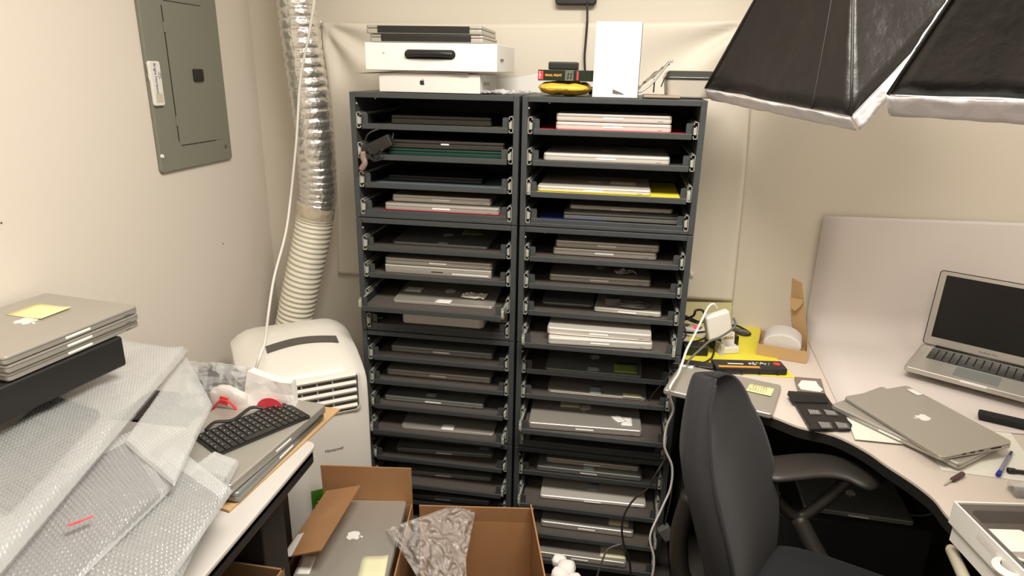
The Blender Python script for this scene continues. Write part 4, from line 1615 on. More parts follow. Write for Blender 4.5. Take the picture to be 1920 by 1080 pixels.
# ------------------------------------------------------------------ cardboard boxes on the floor
def open_box(name, label, P, z0, z1, m, flaps, th=.004):
    """P: four floor-plan corners (x,y) anticlockwise; flaps: {edge: (length, angle from vertical outward, taper)}"""
    c = Vector((sum(p[0] for p in P)/4, sum(p[1] for p in P)/4, z0))
    r = tag(empty(name, c), label, 'box')
    Q = [Vector((p[0], p[1], 0))-Vector((c.x, c.y, 0)) for p in P]
    bm = bmesh.new()
    hull_prism3(bm, Q, (0, 0, th))
    link('bottom', bm, m, r)
    for i in range(4):
        a, b = Q[i], Q[(i+1) % 4]
        d = (b-a).normalized()
        inn = Vector((-d.y, d.x, 0))
        bm = bmesh.new()
        h = Vector((0, 0, z1-z0))
        hull_prism3(bm, [a+inn*.0005, b+inn*.0005, b+h+inn*.0005, a+h+inn*.0005], inn*th)
        link('side', bm, m, r)
        if i in flaps:
            L_, ang, tp = flaps[i]
            o = -inn
            dirv = Vector((0, 0, math.cos(ang)))+o*math.sin(ang)
            bm = bmesh.new()
            hull_prism3(bm, [a+h, b+h, b+h+dirv*L_-d*tp, a+h+dirv*L_+d*tp], dirv.cross(d)*th)
            link('flap', bm, m, r)
    return r


# box with the laptop in it
ZB = .345
n1, n2 = atZ(545, 1077, ZB), atZ(722, 1078, ZB)
f1, f2 = atZ(612, 938, ZB), atZ(763, 942, ZB)
P = [(n1.x-.025, n1.y-.035), (n2.x+.03, n2.y-.03), (f2.x+.014, f2.y+.014), (f1.x-.014, f1.y+.014)]
CB = open_box('cardboard_box', 'open cardboard box with a silver laptop showing its logo inside', P, .0, ZB-.012, M_KRAFT, {2: (.130, -.05, .0)})
# left flap folded inwards over the laptop
fa = [atZ(550, 1048, ZB+.03), atZ(608, 1030, ZB+.045), atZ(677, 912, ZB+.045), atZ(612, 925, ZB+.03)]
fa = [atZ(527, 1048, ZB+.035), atZ(602, 1034, ZB+.075), atZ(676, 912, ZB+.075), atZ(612, 922, ZB+.035)]
c0 = Vector(CB.location)
bm = bmesh.new()
hull_prism3(bm, [p-c0 for p in fa], (0, 0, .004))
link('flap', bm, M_KRAFT, CB)
fl = [atZ(529, 1047, ZB+.0405), atZ(546, 1044, ZB+.0480), atZ(570, 1000, ZB+.0480), atZ(558, 1004, ZB+.0405)]
bm = bmesh.new()
hull_prism3(bm, [p-c0+Vector((0, 0, .0015)) for p in fl], (0, 0, .001))
o = link('shipping_label', bm, M_LABEL, CB)
# laptop in the box, long side running away from the viewer
A_ = atZ(726, 1085, ZB)
B_ = atZ(763, 938, ZB)
v = B_-A_
a_ = math.atan2(v.y, v.x)
mid = (A_+B_)/2
laptop('silver laptop lying in the open cardboard box, pale note in one corner', v.length, .246, 'pro', loc=(mid.x, mid.y, ZB-.024), rz=a_, th=.0235,
       parts=((SN, M_NOTEP, .13, .18, .078, .070, 0.05, .003), (WL, M_LABEL, .13, .90, .065, .035, 0, .001)))
for k in (0,):
    bm = bmesh.new()
    box(bm, -.10, .10, -.12, .12, 0, ZB-.036)
    o = tag(link('packing_block', bm, M_KRAFT2), 'brown packing block under the laptop inside the open cardboard box', 'packing')
    o.location = (mid.x-.115, mid.y-.01, .008)
    o.rotation_euler = (0, 0, a_-PI/2)

# second box with a bubble bag
ZC = .36
b1, b2, b3 = atZ(873, 975, ZC), atZ(992, 965, ZC), atZ(1030, 1110, ZC)
ex = (b2-b1)
P = [(b1.x-.14+(b3.x-b2.x), b3.y-.06), (b3.x+.01, b3.y-.05), (b2.x+.012, b2.y), (b1.x-.14, b1.y+.01)]
CB2 = open_box('cardboard_box', 'open empty cardboard box with a clear bag over its left side', P, 0, .335, M_KRAFT, {2: (.055, -.12, 0), 1: (.07, -.10, .01)})
def drape(u, v):
    yy = 952+v*175
    L = 722+60*max(0, (v-.10))**.9*1.6 if v > .10 else 790-680*v
    Rr = 893-35*v+40*max(0, v-.55)
    x = L+(Rr-L)*u
    yp = yy-14*math.sin(PI*min(1, u*1.15))*(1-v)+26*(1-u)*(1-v)
    z = .366+.026*math.sin(PI*u)+.022*noise.noise(Vector((u*5, v*6, 2)))+.012*noise.noise(Vector((u*15, v*15, 5)))-.02*v
    return atZ(x, yp, z)
bm = bmesh.new()
grid(bm, 60, 60, drape)
g1 = link('bubble_bag', bm, mat('bubble_bag_film', (.90, .86, .82), .08, alpha=.24, spec=1., coat=1., bump=('crumple', 40, .7, .009)), smooth=True, solid=.0006)
tag(g1, 'crumpled clear bubble bag lying over the edge of the empty cardboard box', 'plastic bag')
# foam packing pieces
for k, (px, py, r_) in enumerate(((1048, 1052, .020), (1062, 1066, .026), (1050, 1078, .024), (1078, 1086, .018))):
    p = atZ(px, py, .30)
    o = blob_bag('foam_piece', M_FOAM, p.x, p.y, .30, r_, r_*.9, r_*.8, 20+k, amp=.15, nu=16, nv=10, smooth=True)
    tag(o, ['upper left', 'middle', 'lower left', 'lower right'][k]+' white foam piece poking out beside the empty cardboard box', 'packing foam', None)
# brown box below the left table
pk = [atX(425, 1085, .10), atX(430, 1003, .10)]
P = [(-.06, -1.30), (.105, -1.30), (.115, -.78), (-.05, -.78)]
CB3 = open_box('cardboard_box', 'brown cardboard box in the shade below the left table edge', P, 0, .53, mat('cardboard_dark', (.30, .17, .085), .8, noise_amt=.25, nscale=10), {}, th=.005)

# ------------------------------------------------------------------ corner desk on the right
DZ = .745
edge_px = [(1448, 780), (1500, 800), (1564, 815), (1621, 843), (1663, 872), (1712, 904), (1751, 935), (1780, 971)]
EDG = [atZ(x, y, DZ) for x, y in edge_px]
front = [(1.030, -.10), (1.12, -.185)] + [(p.x, p.y) for p in EDG] + [(1.525, -.72), (1.54, -.95), (1.545, -1.4)]
front = [(p.x, p.y) for p in smoothpath([(a, b, 0) for a, b in front], 4)]
outl = front + [(2.45, -1.4), (2.45, .405), (1.030, .405)]
DK = tag(empty('corner_desk', (1.7, .2, 0)), 'light corner desk with a dark curved front edge, right of the cabinets', 'desk')
bm = bmesh.new()
prism(bm, [(x-1.7, y-.2) for x, y in outl], DZ-.006, DZ)
link('desk_top', bm, M_DESK, DK)
bm = bmesh.new()
prism(bm, [(x-1.7, y-.2) for x, y in outl], DZ-.032, DZ-.0065)
link('edge_band', bm, M_BLK, DK)
bm = bmesh.new()
box(bm, 1.045-1.7, 1.07-1.7, -.05-.2, .38-.2, 0, DZ-.033)
link('side_panel', bm, M_BLK, DK)
bm = bmesh.new()
box(bm, 1.071-1.7, 2.40-1.7, .33-.2, .35-.2, 0, DZ-.033)
link('shaded_back_panel', bm, M_BLKM, DK)  # black sheet added to stand in for the shade beneath the desk
bm = bmesh.new()
box(bm, 2.38-1.7, 2.42-1.7, -1.35-.2, .32-.2, 0, DZ-.033)
link('side_panel', bm, M_BLK, DK)
# dim clutter under the desk
bm = bmesh.new()
box(bm, 1.16, 1.75, -.12, .20, 0, .36)
tag(link('floor_crate', bm, M_BLKM, bevel=.005), 'black crate on the floor under the corner desk', 'crate')
bm = bmesh.new()
box(bm, -.045, .045, -.03, .03, 0, .012)
o = tag(link('white_block', bm, M_WHITE, bevel=.002), 'small white block showing just above the chair seat, under the desk', 'block')
o.location = (1.30, -.05, .3605)
laptop('bluish grey laptop lying in the dark under the desk beyond the chair seat', .30, .21, 'pro', body=M_ALUD, loc=(1.55, -.10, .3605), rz=-.05, th=.018)
bm = bmesh.new()
tube(bm, [(1.66, .03, .44), (1.74, .0, .47), (1.80, -.02, .42), (1.76, -.05, .37), (1.66, -.05, .3655), (1.60, -.03, .3645)], .003, 6, 8)
tag(link('coiled_wire', bm, M_GCORD, smooth=True), 'thin grey looped wire in the dark under the corner desk', 'cable')

# backdrop board sweeping from the wall on to the desk
bx0t = atY(1545, 405, BY-.015)
bx0b = atZ(1570, 757, DZ+.002)
def board(u, v):
    # v: 0 top on the wall .. 1 front end on the desk
    zt = bx0t.z*(1-u)+(bx0t.z+.015)*u
    Rr = .09
    Lv = zt-(DZ+.003)-Rr
    La = Rr*PI/2
    yb = BY-.012
    Lh = (yb-Rr)-(-.22)
    s_ = v*(Lv+La+Lh)
    if s_ < Lv:
        y, z = yb-.0, zt-s_
    elif s_ < Lv+La:
        a = (s_-Lv)/Rr
        y, z = yb-Rr+Rr*math.cos(a), DZ+.003+Rr-Rr*math.sin(a)
    else:
        y, z = yb-Rr-(s_-Lv-La), DZ+.003
    xl = bx0t.x + (bx0b.x-bx0t.x)*min(1, max(0, (yb-y)/(yb-bx0b.y)))
    xr = 2.44
    return Vector((xl+(xr-xl)*u, y, z))
bm = bmesh.new()
grid(bm, 12, 90, board)
tag(link('backdrop_board', bm, M_SWEEP, smooth=True, solid=.003), 'large pale backdrop board curving from the wall on to the corner desk', 'backdrop')

# yellow folder lying on the desk
quad_sheet('yellow_folder', [(1296, 612), (1424, 612), (1426, 640), (1490, 709), (1400, 703), (1280, 690)], DZ+.0005, M_YEL, 'bright yellow paper folder lying flat at the back of the corner desk', 'folder', .002)
bm = bmesh.new()
a0, a1, a2, a3 = atY(1290, 575, .385), atY(1372, 578, .385), atY(1372, 600, .385), atY(1290, 600, .385)
hull_prism3(bm, [atY(1275, 566, .384), atY(1372, 568, .384), atY(1370, 612, .384), atY(1275, 612, .384)], (0, .003, 0))  # tinted panel standing in for yellow light bounced on to the wall
tag(link('bounce_tint_panel', bm, mat('bounce_tint_panel', (.72, .66, .38), .6)), 'yellowish panel imitating bounced yellow light at the wall behind the desk cables', 'card')

# small carton with foam roll
z = DZ+.0012
c1, c2 = atZ(1417, 666, z), atZ(1511, 682, z)
v = c2-c1
a_ = math.atan2(v.y, v.x)
wL = v.length
SB = tag(empty('small_carton', (c1.x, c1.y, z), a_), 'small brown carton with its narrow lid standing open, on the corner desk', 'box')
hb = .040
dp_ = .135
bm = bmesh.new()
box(bm, 0, wL, 0, dp_, 0, .002)
link('bottom', bm, M_KRAFT2, SB)
for nm, (x0, x1, y0, y1) in {'front_side': (0, wL, 0, .003), 'rear_side': (0, wL, dp_-.003, dp_), 'left_side': (0, .003, .003, dp_-.003), 'right_side': (wL-.003, wL, .003, dp_-.003)}.items():
    bm = bmesh.new()
    box(bm, x0, x1, y0, y1, .002, hb)
    link(nm, bm, M_KRAFT2, SB)
bm = bmesh.new()
yl = atZ(1511, 664, z).y+.045
inv = (RZ(-a_) @ T(-c1.x, -c1.y, -z))
P = [inv @ atY(px, py, yl+dy) for px, py, dy in ((1485, 521, .02), (1504, 531, .0), (1509, 575, .0), (1515, 656, 0), (1493, 652, .02), (1483, 600, .02), (1482, 570, .02))]
hull_prism3(bm, P, (0, .003, 0))
link('lid', bm, M_KRAFT2, SB)
bm = bmesh.new()
P = [inv @ atY(px, py, yl-.006) for px, py in ((1481, 558), (1483, 578), (1490, 583), (1497, 578), (1505, 569), (1506, 562))]
hull_prism3(bm, P, (0, .003, 0))
link('tuck_tab', bm, M_KRAFT2, SB)
bm = bmesh.new()
n = 28
ring_ = []
prism(bm, [(.060+.057*math.cos(2*PI*k/n), .040+.037*math.sin(2*PI*k/n)) for k in range(n)], -.105, -.01, T(.012, 0, 0) @ RX(PI/2))
FR = link('foam_roll', bm, mat('foam_sheet', (.80, .76, .74), .6, transl=.2, bump=('noise', 60, .5, .004)), bevel=.006, seg=3)
FR.location = (c1.x, c1.y, z+.0025)
FR.rotation_euler = (0, 0, a_)
tag(FR, 'roll of translucent white foam sheet lying in the small brown carton', 'foam')

# battery
z = DZ+.0035
b0, b1 = atZ(1341, 700, z), atZ(1476, 704, z)
v = b1-b0
a_ = math.atan2(v.y, v.x)
BT = tag(empty('laptop_battery', (b0.x, b0.y, z), a_), 'long black laptop battery with orange stripe and red dot on yellow folder', 'battery')
L_ = v.length
bm = bmesh.new()
prism(bm, rrect(0, L_, 0, .062, .006), 0, .020)
link('battery_case', bm, M_BLK, BT, bevel=.004)
bm = bmesh.new()
box(bm, .010, L_*.62, .002, .014, .0202, .0208)
link('orange_stripe', bm, M_ORANGE, BT)
bm = bmesh.new()
n = 20
prism(bm, [(L_*.90+.011*math.cos(2*PI*k/n), .036+.011*math.sin(2*PI*k/n)) for k in range(n)], .0202, .0209)
link('red_dot', bm, mat('red_dot', (.70, .03, .05), .4), BT)
bm = bmesh.new()
box(bm, L_*.20, L_*.42, .026, .032, .0202, .0208)
rnd = random.Random(3)
for k in range(14):
    x = L_*(.50+.022*k)
    box(bm, x, x+.003, .022+rnd.random()*.02, .026+rnd.random()*.022, .0202, .0208)
link('printed_label', bm, M_LABEL, BT)
bm = bmesh.new()
for k in range(4):
    box(bm, L_*(.1+.25*k), L_*(.1+.25*k)+.006, -.003, .001, .002, .010)
link('catch', bm, M_BLK, BT)

# pile of adapters
def brick(name, px, py, z, w_, d_, h_, rot, m, label, cat='power adapter', tilt=(0, 0)):
    o_ = atZ(px, py, z)
    bm = bmesh.new()
    box(bm, -w_/2, w_/2, -d_/2, d_/2, 0, h_)
    o = link(name, bm, m, bevel=min(.004, h_*.2), seg=3)
    o.location = o_
    o.rotation_euler = (tilt[0], tilt[1], rot)
    tag(o, label, cat)
    return o


z0_ = DZ+.003
brick('black_adapter', 1302, 662, z0_, .075, .045, .032, .1, M_BLK, 'black square adapter brick next to the cabinet side on the desk')
brick('black_adapter', 1352, 646, z0_, .10, .05, .034, .5, M_BLK, 'black adapter brick beneath the white square charger', tilt=(0, 0))
brick('black_battery', 1298, 690, z0_, .12, .04, .018, -.1, M_BLK, 'short black battery pack touching the left end of the long battery', 'battery')
ps = tag(empty('power_strip', atZ(1303, 628, z0_), -.45), 'whitish power strip with a red light among the black cables', 'power strip')
bm = bmesh.new()
box(bm, -.09, .09, -.025, .025, 0, .028)
link('strip_body', bm, M_WHT, ps, bevel=.004)
bm = bmesh.new()
for k in range(3):
    box(bm, -.05+k*.045, -.025+k*.045, -.015, .015, .0281, .0288)
link('socket', bm, M_GCORD, ps)
bm = bmesh.new()
box(bm, -.003, .012, -.018, -.004, .0281, .036)
link('switch_light', bm, mat('red_lamp', (.8, .02, .05), .3, emis=(1, .05, .1), estr=1.5), ps)
# white square charger, tilted on the pile
WC = tag(empty('white_charger', atY(1350, 629, .13)), 'white square laptop charger standing tilted on the cable pile', 'charger')
WC.rotation_euler = (0, math.radians(-16), math.radians(18))
bm = bmesh.new()
box(bm, -.040, .040, -.015, .015, 0, .086)
link('charger_body', bm, M_WHT, WC, bevel=.007, seg=4)
WC.location.z = max(WC.location.z-.006, DZ+.037)
# smaller white charger with printed side
SC2 = tag(empty('small_charger', atZ(1366, 660, z0_), .35), 'small white plug adapter with grey print in front of the square charger', 'charger')
bm = bmesh.new()
box(bm, -.028, .028, -.016, .016, 0, .022)
link('plug_base', bm, M_WHT, SC2, bevel=.003)
bm = bmesh.new()
box(bm, -.020, .026, .012, .020, .010, .062, RX(-.15))
link('printed_side', bm, M_WHITE, SC2, bevel=.002)
bm = bmesh.new()
for k in range(5):
    box(bm, -.012+k*.007, -.008+k*.007, .0105, .0118, .040, .048, RX(-.15))
link('print', bm, mat('tan_print', (.35, .25, .14), .5), SC2)
bm = bmesh.new()
box(bm, -.040, -.0285, -.022, .018, .0, .034)
clr = link('clear_sleeve', bm, M_CLEAR, SC2, solid=.0008)

# cables of the pile
CG = 'black cables tangled beside the cabinet'
def pc(pts, y):
    return [atY(a, b, y) for a, b in pts]
def zc(pts):
    return [atZ(a, b, c) for a, b, c in pts]
cord('black_cable', zc([(1282, 600, .80), (1300, 592, .83), (1305, 582, .85), (1318, 583, .84), (1322, 600, .80), (1312, 604, .79), (1295, 597, .79), (1280, 590, .80)]), .0042, M_BCORD,
     'black cable looping highest above the power strip by the cabinet', group=None)
cord('black_cable', zc([(1284, 596, .79), (1310, 606, .79), (1330, 596, .79), (1345, 590, .79), (1352, 582, .80)]), .0035, M_BCORD, 'black cable passing behind the white square charger', group=None)
cord('black_cable', zc([(1278, 622, .780), (1300, 624, .795), (1322, 622, .79), (1345, 620, .760), (1375, 610, .755), (1395, 617, .753), (1407, 626, .753), (1395, 628, .753), (1374, 622, .753)]), .0035, M_BCORD,
     'black cable ending in a long loop on the yellow folder', group=None)
cord('black_cable', zc([(1283, 612, .78), (1286, 628, .79), (1279, 640, .78), (1290, 642, .785), (1312, 638, .79), (1325, 634, .79), (1338, 652, .765), (1336, 668, .753), (1328, 676, .752), (1306, 686, .768)]), .003, M_BCORD,
     'black cable curling over the adapter brick beside the cabinet', group=None)
bm = bmesh.new()
tube(bm, zc([(1374, 617, .754), (1385, 620, .755), (1400, 623, .754), (1406, 626, .753)]), .006, 8, 4, lambda t, i: .0065*math.sin(PI*min(1, .15+t*.85))+.002)
tag(link('cable_plug', bm, M_GCORD, smooth=True), 'dark plug end of a cable lying on the yellow folder', 'plug')
cord('grey_cable', [atY(1375, 596, .10), atY(1379, 608, .09), atY(1372, 618, .08), atY(1350, 632, .05), atY(1330, 640, .03), atY(1312, 656, .0), atY(1295, 672, -.02), atY(1288, 684, -.03)], .0036, M_GCORD,
     'grey cord wrapped round the white square charger', cat='cable')
cord('white_power_cable', [atY(1344, 578, .125), atY(1338, 570, .115), atY(1328, 576, .10), atY(1316, 600, .06), atY(1302, 628, .02), atY(1288, 655, -.03), atY(1281, 675, -.06), atY(1272, 700, -.12), atY(1262, 716, -.19), atY(1256, 728, -.215),
                    atY(1256, 745, -.20), atY(1262, 770, -.17), atY(1250, 800, -.15), atY(1246, 838, -.14), atY(1260, 875, -.12), atY(1257, 915, -.11), atY(1240, 955, -.11), atY(1219, 1005, -.12), atY(1226, 1045, -.12), atY(1224, 1075, -.12), atY(1215, 1100, -.12)], .0036, M_WCORD,
     'white power cord running from the square charger down past the right cabinet', cat='cable')
cord('black_cable', [atY(1258, 838, -.02), atY(1246, 862, -.09), atY(1232, 885, -.12), atY(1215, 915, -.13), atY(1190, 935, -.14), atY(1172, 962, -.15), atY(1166, 990, -.15), atY(1170, 1022, -.15), atY(1180, 1050, -.15), atY(1184, 1095, -.15)], .0032, M_BCORD,
     'black cable dangling in front of the lowest right trays', group=None)
cord('black_cable', [atY(1262, 692, .0), atY(1248, 712, -.02), atY(1228, 735, -.015), atY(1216, 752, -.012)], .002, M_BCORD, 'thin black cable at the upper right of the third right cabinet', group=None)
cord('grey_cable', [atY(1165, 1020, -.14), atY(1140, 1030, -.15), atY(1128, 1055, -.16), atY(1118, 1085, -.16)], .003, M_GCORD, 'grey cable branching over the bottom-most right tray', cat='cable')
bm = bmesh.new()
box(bm, -.02, .02, -.012, .012, 0, .05)
o = tag(link('hanging_adapter', bm, M_GCORD, bevel=.004), 'dark grey adapter hanging among cables beside the bottom right cabinet', 'power adapter')
o.location = atY(1256, 1008, -.05)
o.rotation_euler = (0, -.6, .2)
cord('adapter_lead', [atY(1262, 880, .02), atY(1258, 930, -.03), atY(1248, 975, -.05), atY(1246, 990, -.05)], .003, M_BCORD, 'black lead going down to the hanging dark grey adapter', cat='cable')

# laptop hanging over the left end of the desk
z = DZ+.0008
TL, TR, BR, BL = [atZ(*p, DZ+.018) for p in [(1290, 688), (1481, 724), (1449, 780), (1243, 727)]]
v = ((TR-TL)+(BR-BL))/2
a_ = math.atan2(v.y, v.x)
mid = (BL+BR)/2
ql = laptop('silver laptop with a scribbled yellow note, overhanging the left end of the desk', v.length*1.0, .198, 'pro', loc=(mid.x, mid.y, z), rz=a_, th=.017, logo=False,
            parts=((SN, mat('sticky_bright', (.85, .80, .42), .7), .83, .66, .066, .060, -.05, .003), (WL, M_LABEL, .07, .93, .04, .024, 0, .001)))
scribble('handwriting', ql, T(.33*v.length, .66*.198, .0215) @ RZ(-.05), .052, .048, 5, M_INK, 4, .00045)

# hard drive
def slab_px(name, pts, z, th, m, label, cat, parent=None, bevel=.002):
    P = [atZ(*p, z) for p in pts]
    c = sum(P, Vector())/len(P)
    bm = bmesh.new()
    prism(bm, [(p.x-c.x, p.y-c.y) for p in P], 0, th)
    bmesh.ops.recalc_face_normals(bm, faces=bm.faces)
    o = link(name, bm, m, parent, bevel=bevel)
    o.location = (c.x, c.y, z)
    if label:
        tag(o, label, cat)
    return o, c


hd, hc = slab_px('hard_drive', [(1489, 711), (1539, 715), (1547, 742), (1496, 737)], DZ+.001, .009, mat('drive_metal', (.30, .25, .21), .4, metal=.4), 'small bare hard drive with a white label, above the black card wallet', 'hard drive')
bm = bmesh.new()
P = [atZ(*p, DZ+.0102)-hc for p in [(1503, 713), (1530, 715), (1535, 723), (1543, 731), (1538, 735), (1502, 730), (1496, 722)]]
prism(bm, [(p.x, p.y) for p in P], .0091, .0096)
bmesh.ops.recalc_face_normals(bm, faces=bm.faces)
link('drive_label', bm, M_LABEL, hd)
bm = bmesh.new()
for p in ((1508, 739), (1513, 739)):
    q = atZ(*p, DZ+.008)-hc
    bmesh.ops.create_cone(bm, cap_ends=True, segments=10, radius1=.003, radius2=.003, depth=.008, matrix=T(q.x, q.y-.002, .006) @ RX(PI/2))
link('connector', bm, M_ZINC, hd)
cw, cc = slab_px('card_wallet', [(1476, 739), (1546, 744), (1558, 762), (1597, 803), (1594, 809), (1519, 811)], DZ+.001, .012, M_BLK, 'open black wallet holding four clear-pocketed memory cards', 'card wallet', bevel=.003)
bm = bmesh.new()
P = [atZ(*p, DZ+.0145)-cc for p in [(1476, 739), (1546, 743), (1553, 756), (1486, 754)]]
prism(bm, [(p.x, p.y) for p in P], .0125, .0155)
bmesh.ops.recalc_face_normals(bm, faces=bm.faces)
link('wallet_flap', bm, M_BLKM, cw)
for k, q4 in enumerate(([(1513, 768), (1536, 770), (1541, 778), (1519, 778)], [(1543, 768), (1566, 772), (1573, 780), (1550, 779)], [(1532, 791), (1557, 793), (1562, 804), (1541, 804)], [(1564, 791), (1590, 795), (1594, 804), (1572, 804)])):
    P = [atZ(*p, DZ+.0135)-cc for p in q4]
    bm = bmesh.new()
    prism(bm, [(p.x, p.y) for p in P], .0125, .0140)
    bmesh.ops.recalc_face_normals(bm, faces=bm.faces)
    cdp = link('card_pocket', bm, mat('pocket_clear', (.10, .10, .10), .12, spec=.9), cw)
    bm = bmesh.new()
    for rr in range(4):
        a = P[0]*(1-(.15+.2*rr))+P[3]*(.15+.2*rr)
        b = P[1]*(1-(.15+.2*rr))+P[2]*(.15+.2*rr)
        for cc_ in range(5):
            p = a*(1-(.12+.16*cc_))+b*(.12+.16*cc_)
            box(bm, p.x-.0012, p.x+.0014, p.y-.0008, p.y+.0008, .0141, .0144)
    link('card_print', bm, M_LABEL, cdp)

# papers on the desk
quad_sheet('paper_sheet', [(1582, 768), (1640, 772), (1760, 838), (1745, 838), (1603, 824)], DZ+.0055, M_PAPER, 'blank white paper sticking out left under the two stacked laptops', 'paper', .0012)
quad_sheet('paper_sheet', [(1742, 838), (1765, 882), (1935, 905), (1935, 868), (1880, 792), (1845, 790)], DZ+.0005, M_PAPER, 'white paper lying right of the two stacked laptops, under the pen', 'paper', .0012)
# stacked pair
z = DZ+.007
A_, B_ = atZ(1567, 765, z+.012), atZ(1786, 868, z+.012)
v = B_-A_
a_ = math.atan2(v.y, v.x)
mid = (A_+B_)/2
l1 = laptop('lower silver laptop of the crossed pair on the corner desk', .325, .227, 'pro', loc=(mid.x, mid.y, z), rz=a_, th=.017, logo=False)
A_, B_ = atZ(1582, 737, z+.036), atZ(1768, 851, z+.036)
v = B_-A_
a_ = math.atan2(v.y, v.x)
mid = (A_+B_)/2
l2 = laptop('upper silver laptop with bright logo, askew on top of another on the corner desk', v.length, .212, 'air', loc=(mid.x, mid.y, z+.0182), rz=a_, th=.017,
            parts=((WL, M_LABEL, .13, .93, .038, .022, 0, .001),))
bm = bmesh.new()
for k, (y, l) in enumerate(((.03, .030), (.075, .012), (.10, .012), (.125, .010))):
    box(bm, v.length/2-.0015, v.length/2+.0006, .19-y-l/2, .19-y+l/2, .0045+.0035*(1-y*4), .0075+.0035*(1-y*4))
link('port', bm, M_GAP, l2)

# open laptop
hz = DZ+.045
hL = atZ(1759, 651, hz)
ov = Vector((.846, -.534, 0))
on = Vector((.534, .846, 0))
oa = math.atan2(ov.y, ov.x)
OW, OD = .345, .238
orig = hL + ov*(OW/2-.045) - on*(OD-.004)
orig.z = hz-.0165
OL = tag(empty('open_laptop', orig, oa), 'large open silver laptop with a dark screen at the right of the desk', 'laptop')
bm = bmesh.new()
prism(bm, rrect(-OW/2, OW/2, 0, OD, .011, 7), 0, .0165)
link('base', bm, M_ALU, OL, bevel=.003, seg=3)
bm = bmesh.new()
box(bm, -.032, .032, -.0006, .004, .0105, .0167)
link('latch_recess', bm, M_NOTCH, OL, bevel=.001)
bm = bmesh.new()
prism(bm, rrect(-.055, .055, .022, .100, .004), .0165, .0169)
link('trackpad', bm, M_ALUD, OL)
bm = bmesh.new()
kx0, kx1, ky0, ky1 = -.138, .138, .113, .216
box(bm, kx0, kx1, ky0, ky1, .0164, .0168)
link('key_well', bm, M_BLKM, OL)
bm = bmesh.new()
for r_ in range(6):
    n = 14
    yy = ky0+.002+r_*(ky1-ky0)/6
    hh = (ky1-ky0)/6-.0028
    for k in range(n):
        x = kx0+.0015+k*(kx1-kx0)/n
        if r_ == 0 and 4 <= k <= 8:
            if k == 4:
                box(bm, x, x+5*(kx1-kx0)/n-.003, yy, yy+hh, .0168, .0184)
            continue
        box(bm, x, x+(kx1-kx0)/n-.003, yy, yy+hh, .0168, .0184)
link('keys', bm, mat('key_black', (.03, .028, .026), .3), OL, bevel=.0006)
bm = bmesh.new()
for s_ in (-1, 1):
    for r_ in range(18):
        for c_ in range(2):
            x = s_*(.150+c_*.004)
            box(bm, x-.0006, x+.0006, ky0+.004+r_*.0055, ky0+.0055+r_*.0055, .0165, .0166)
link('speaker_holes', bm, M_GAP, OL)
bm = bmesh.new()
bmesh.ops.create_cone(bm, cap_ends=True, segments=16, radius1=.006, radius2=.006, depth=OW*.78, matrix=T(0, OD-.006, .0165) @ RY(PI/2))
link('hinge', bm, M_BLK, OL, smooth=True)
tl = math.radians(10)
ML2 = T(0, OD-.004, .018) @ RX(PI/2-tl) 
bm = bmesh.new()
prism(bm, rrect(-OW/2, OW/2, .0, .240, .011, 7), -.007, 0, ML2)
lid_ = link('screen_lid', bm, M_ALU, OL, bevel=.002)
bm = bmesh.new()
prism(bm, rrect(-OW/2+.0195, OW/2-.0195, .028, .226, .001), .0002, .0008, ML2)
link('screen', bm, M_GLASSD, lid_)
bm = bmesh.new()
o_ = rrect(-OW/2, OW/2, 0, .240, .011, 7)
i_ = rrect(-OW/2+.0022, OW/2-.0022, .0022, .2378, .009, 7)
a = [bm.verts.new(ML2 @ Vector((x, y, .0006))) for x, y in o_]
b = [bm.verts.new(ML2 @ Vector((x, y, .0006))) for x, y in i_]
for i in range(len(a)):
    bm.faces.new((a[i], a[(i+1) % len(a)], b[(i+1) % len(a)], b[i]))
link('rubber_rim', bm, M_BLK, lid_, solid=.0012)
text_mesh('print', 'MacBook Pro', .0085, M_GCORD, lid_, ML2 @ T(0, .014, .0004), .0001)
bm = bmesh.new()
box(bm, -.11, .11, .06, .19, 0, .0225)
o = tag(link('laptop_riser', bm, M_BLK, bevel=.003), 'low black riser hidden under the large open laptop', 'stand')
o.location = (orig.x, orig.y, DZ+.0015)
o.location.z = DZ+.0048-.003
o.rotation_euler = (0, 0, oa)
o.location.z = orig.z-.0228

# black bar, pen, screwdriver, tool
def rod(name, a, b, segs, label, cat, parts=()):
    """segs: list of (t0, t1, r0, r1, material, partname)"""
    A_, B_ = Vector(a), Vector(b)
    r = tag(empty(name, A_), label, cat)
    for t0, t1, r0, r1, m, nm in segs:
        bm = bmesh.new()
        p, q = (B_-A_)*t0, (B_-A_)*t1
        tube(bm, [p, p+(q-p)*.06, p+(q-p)*.94, q], r0, 12, 1, lambda t, i, r0=r0, r1=r1: (r0+(r1-r0)*t)*(.75 if i in (0, 3) else 1))
        link(nm, bm, m, r, smooth=True)
    return r


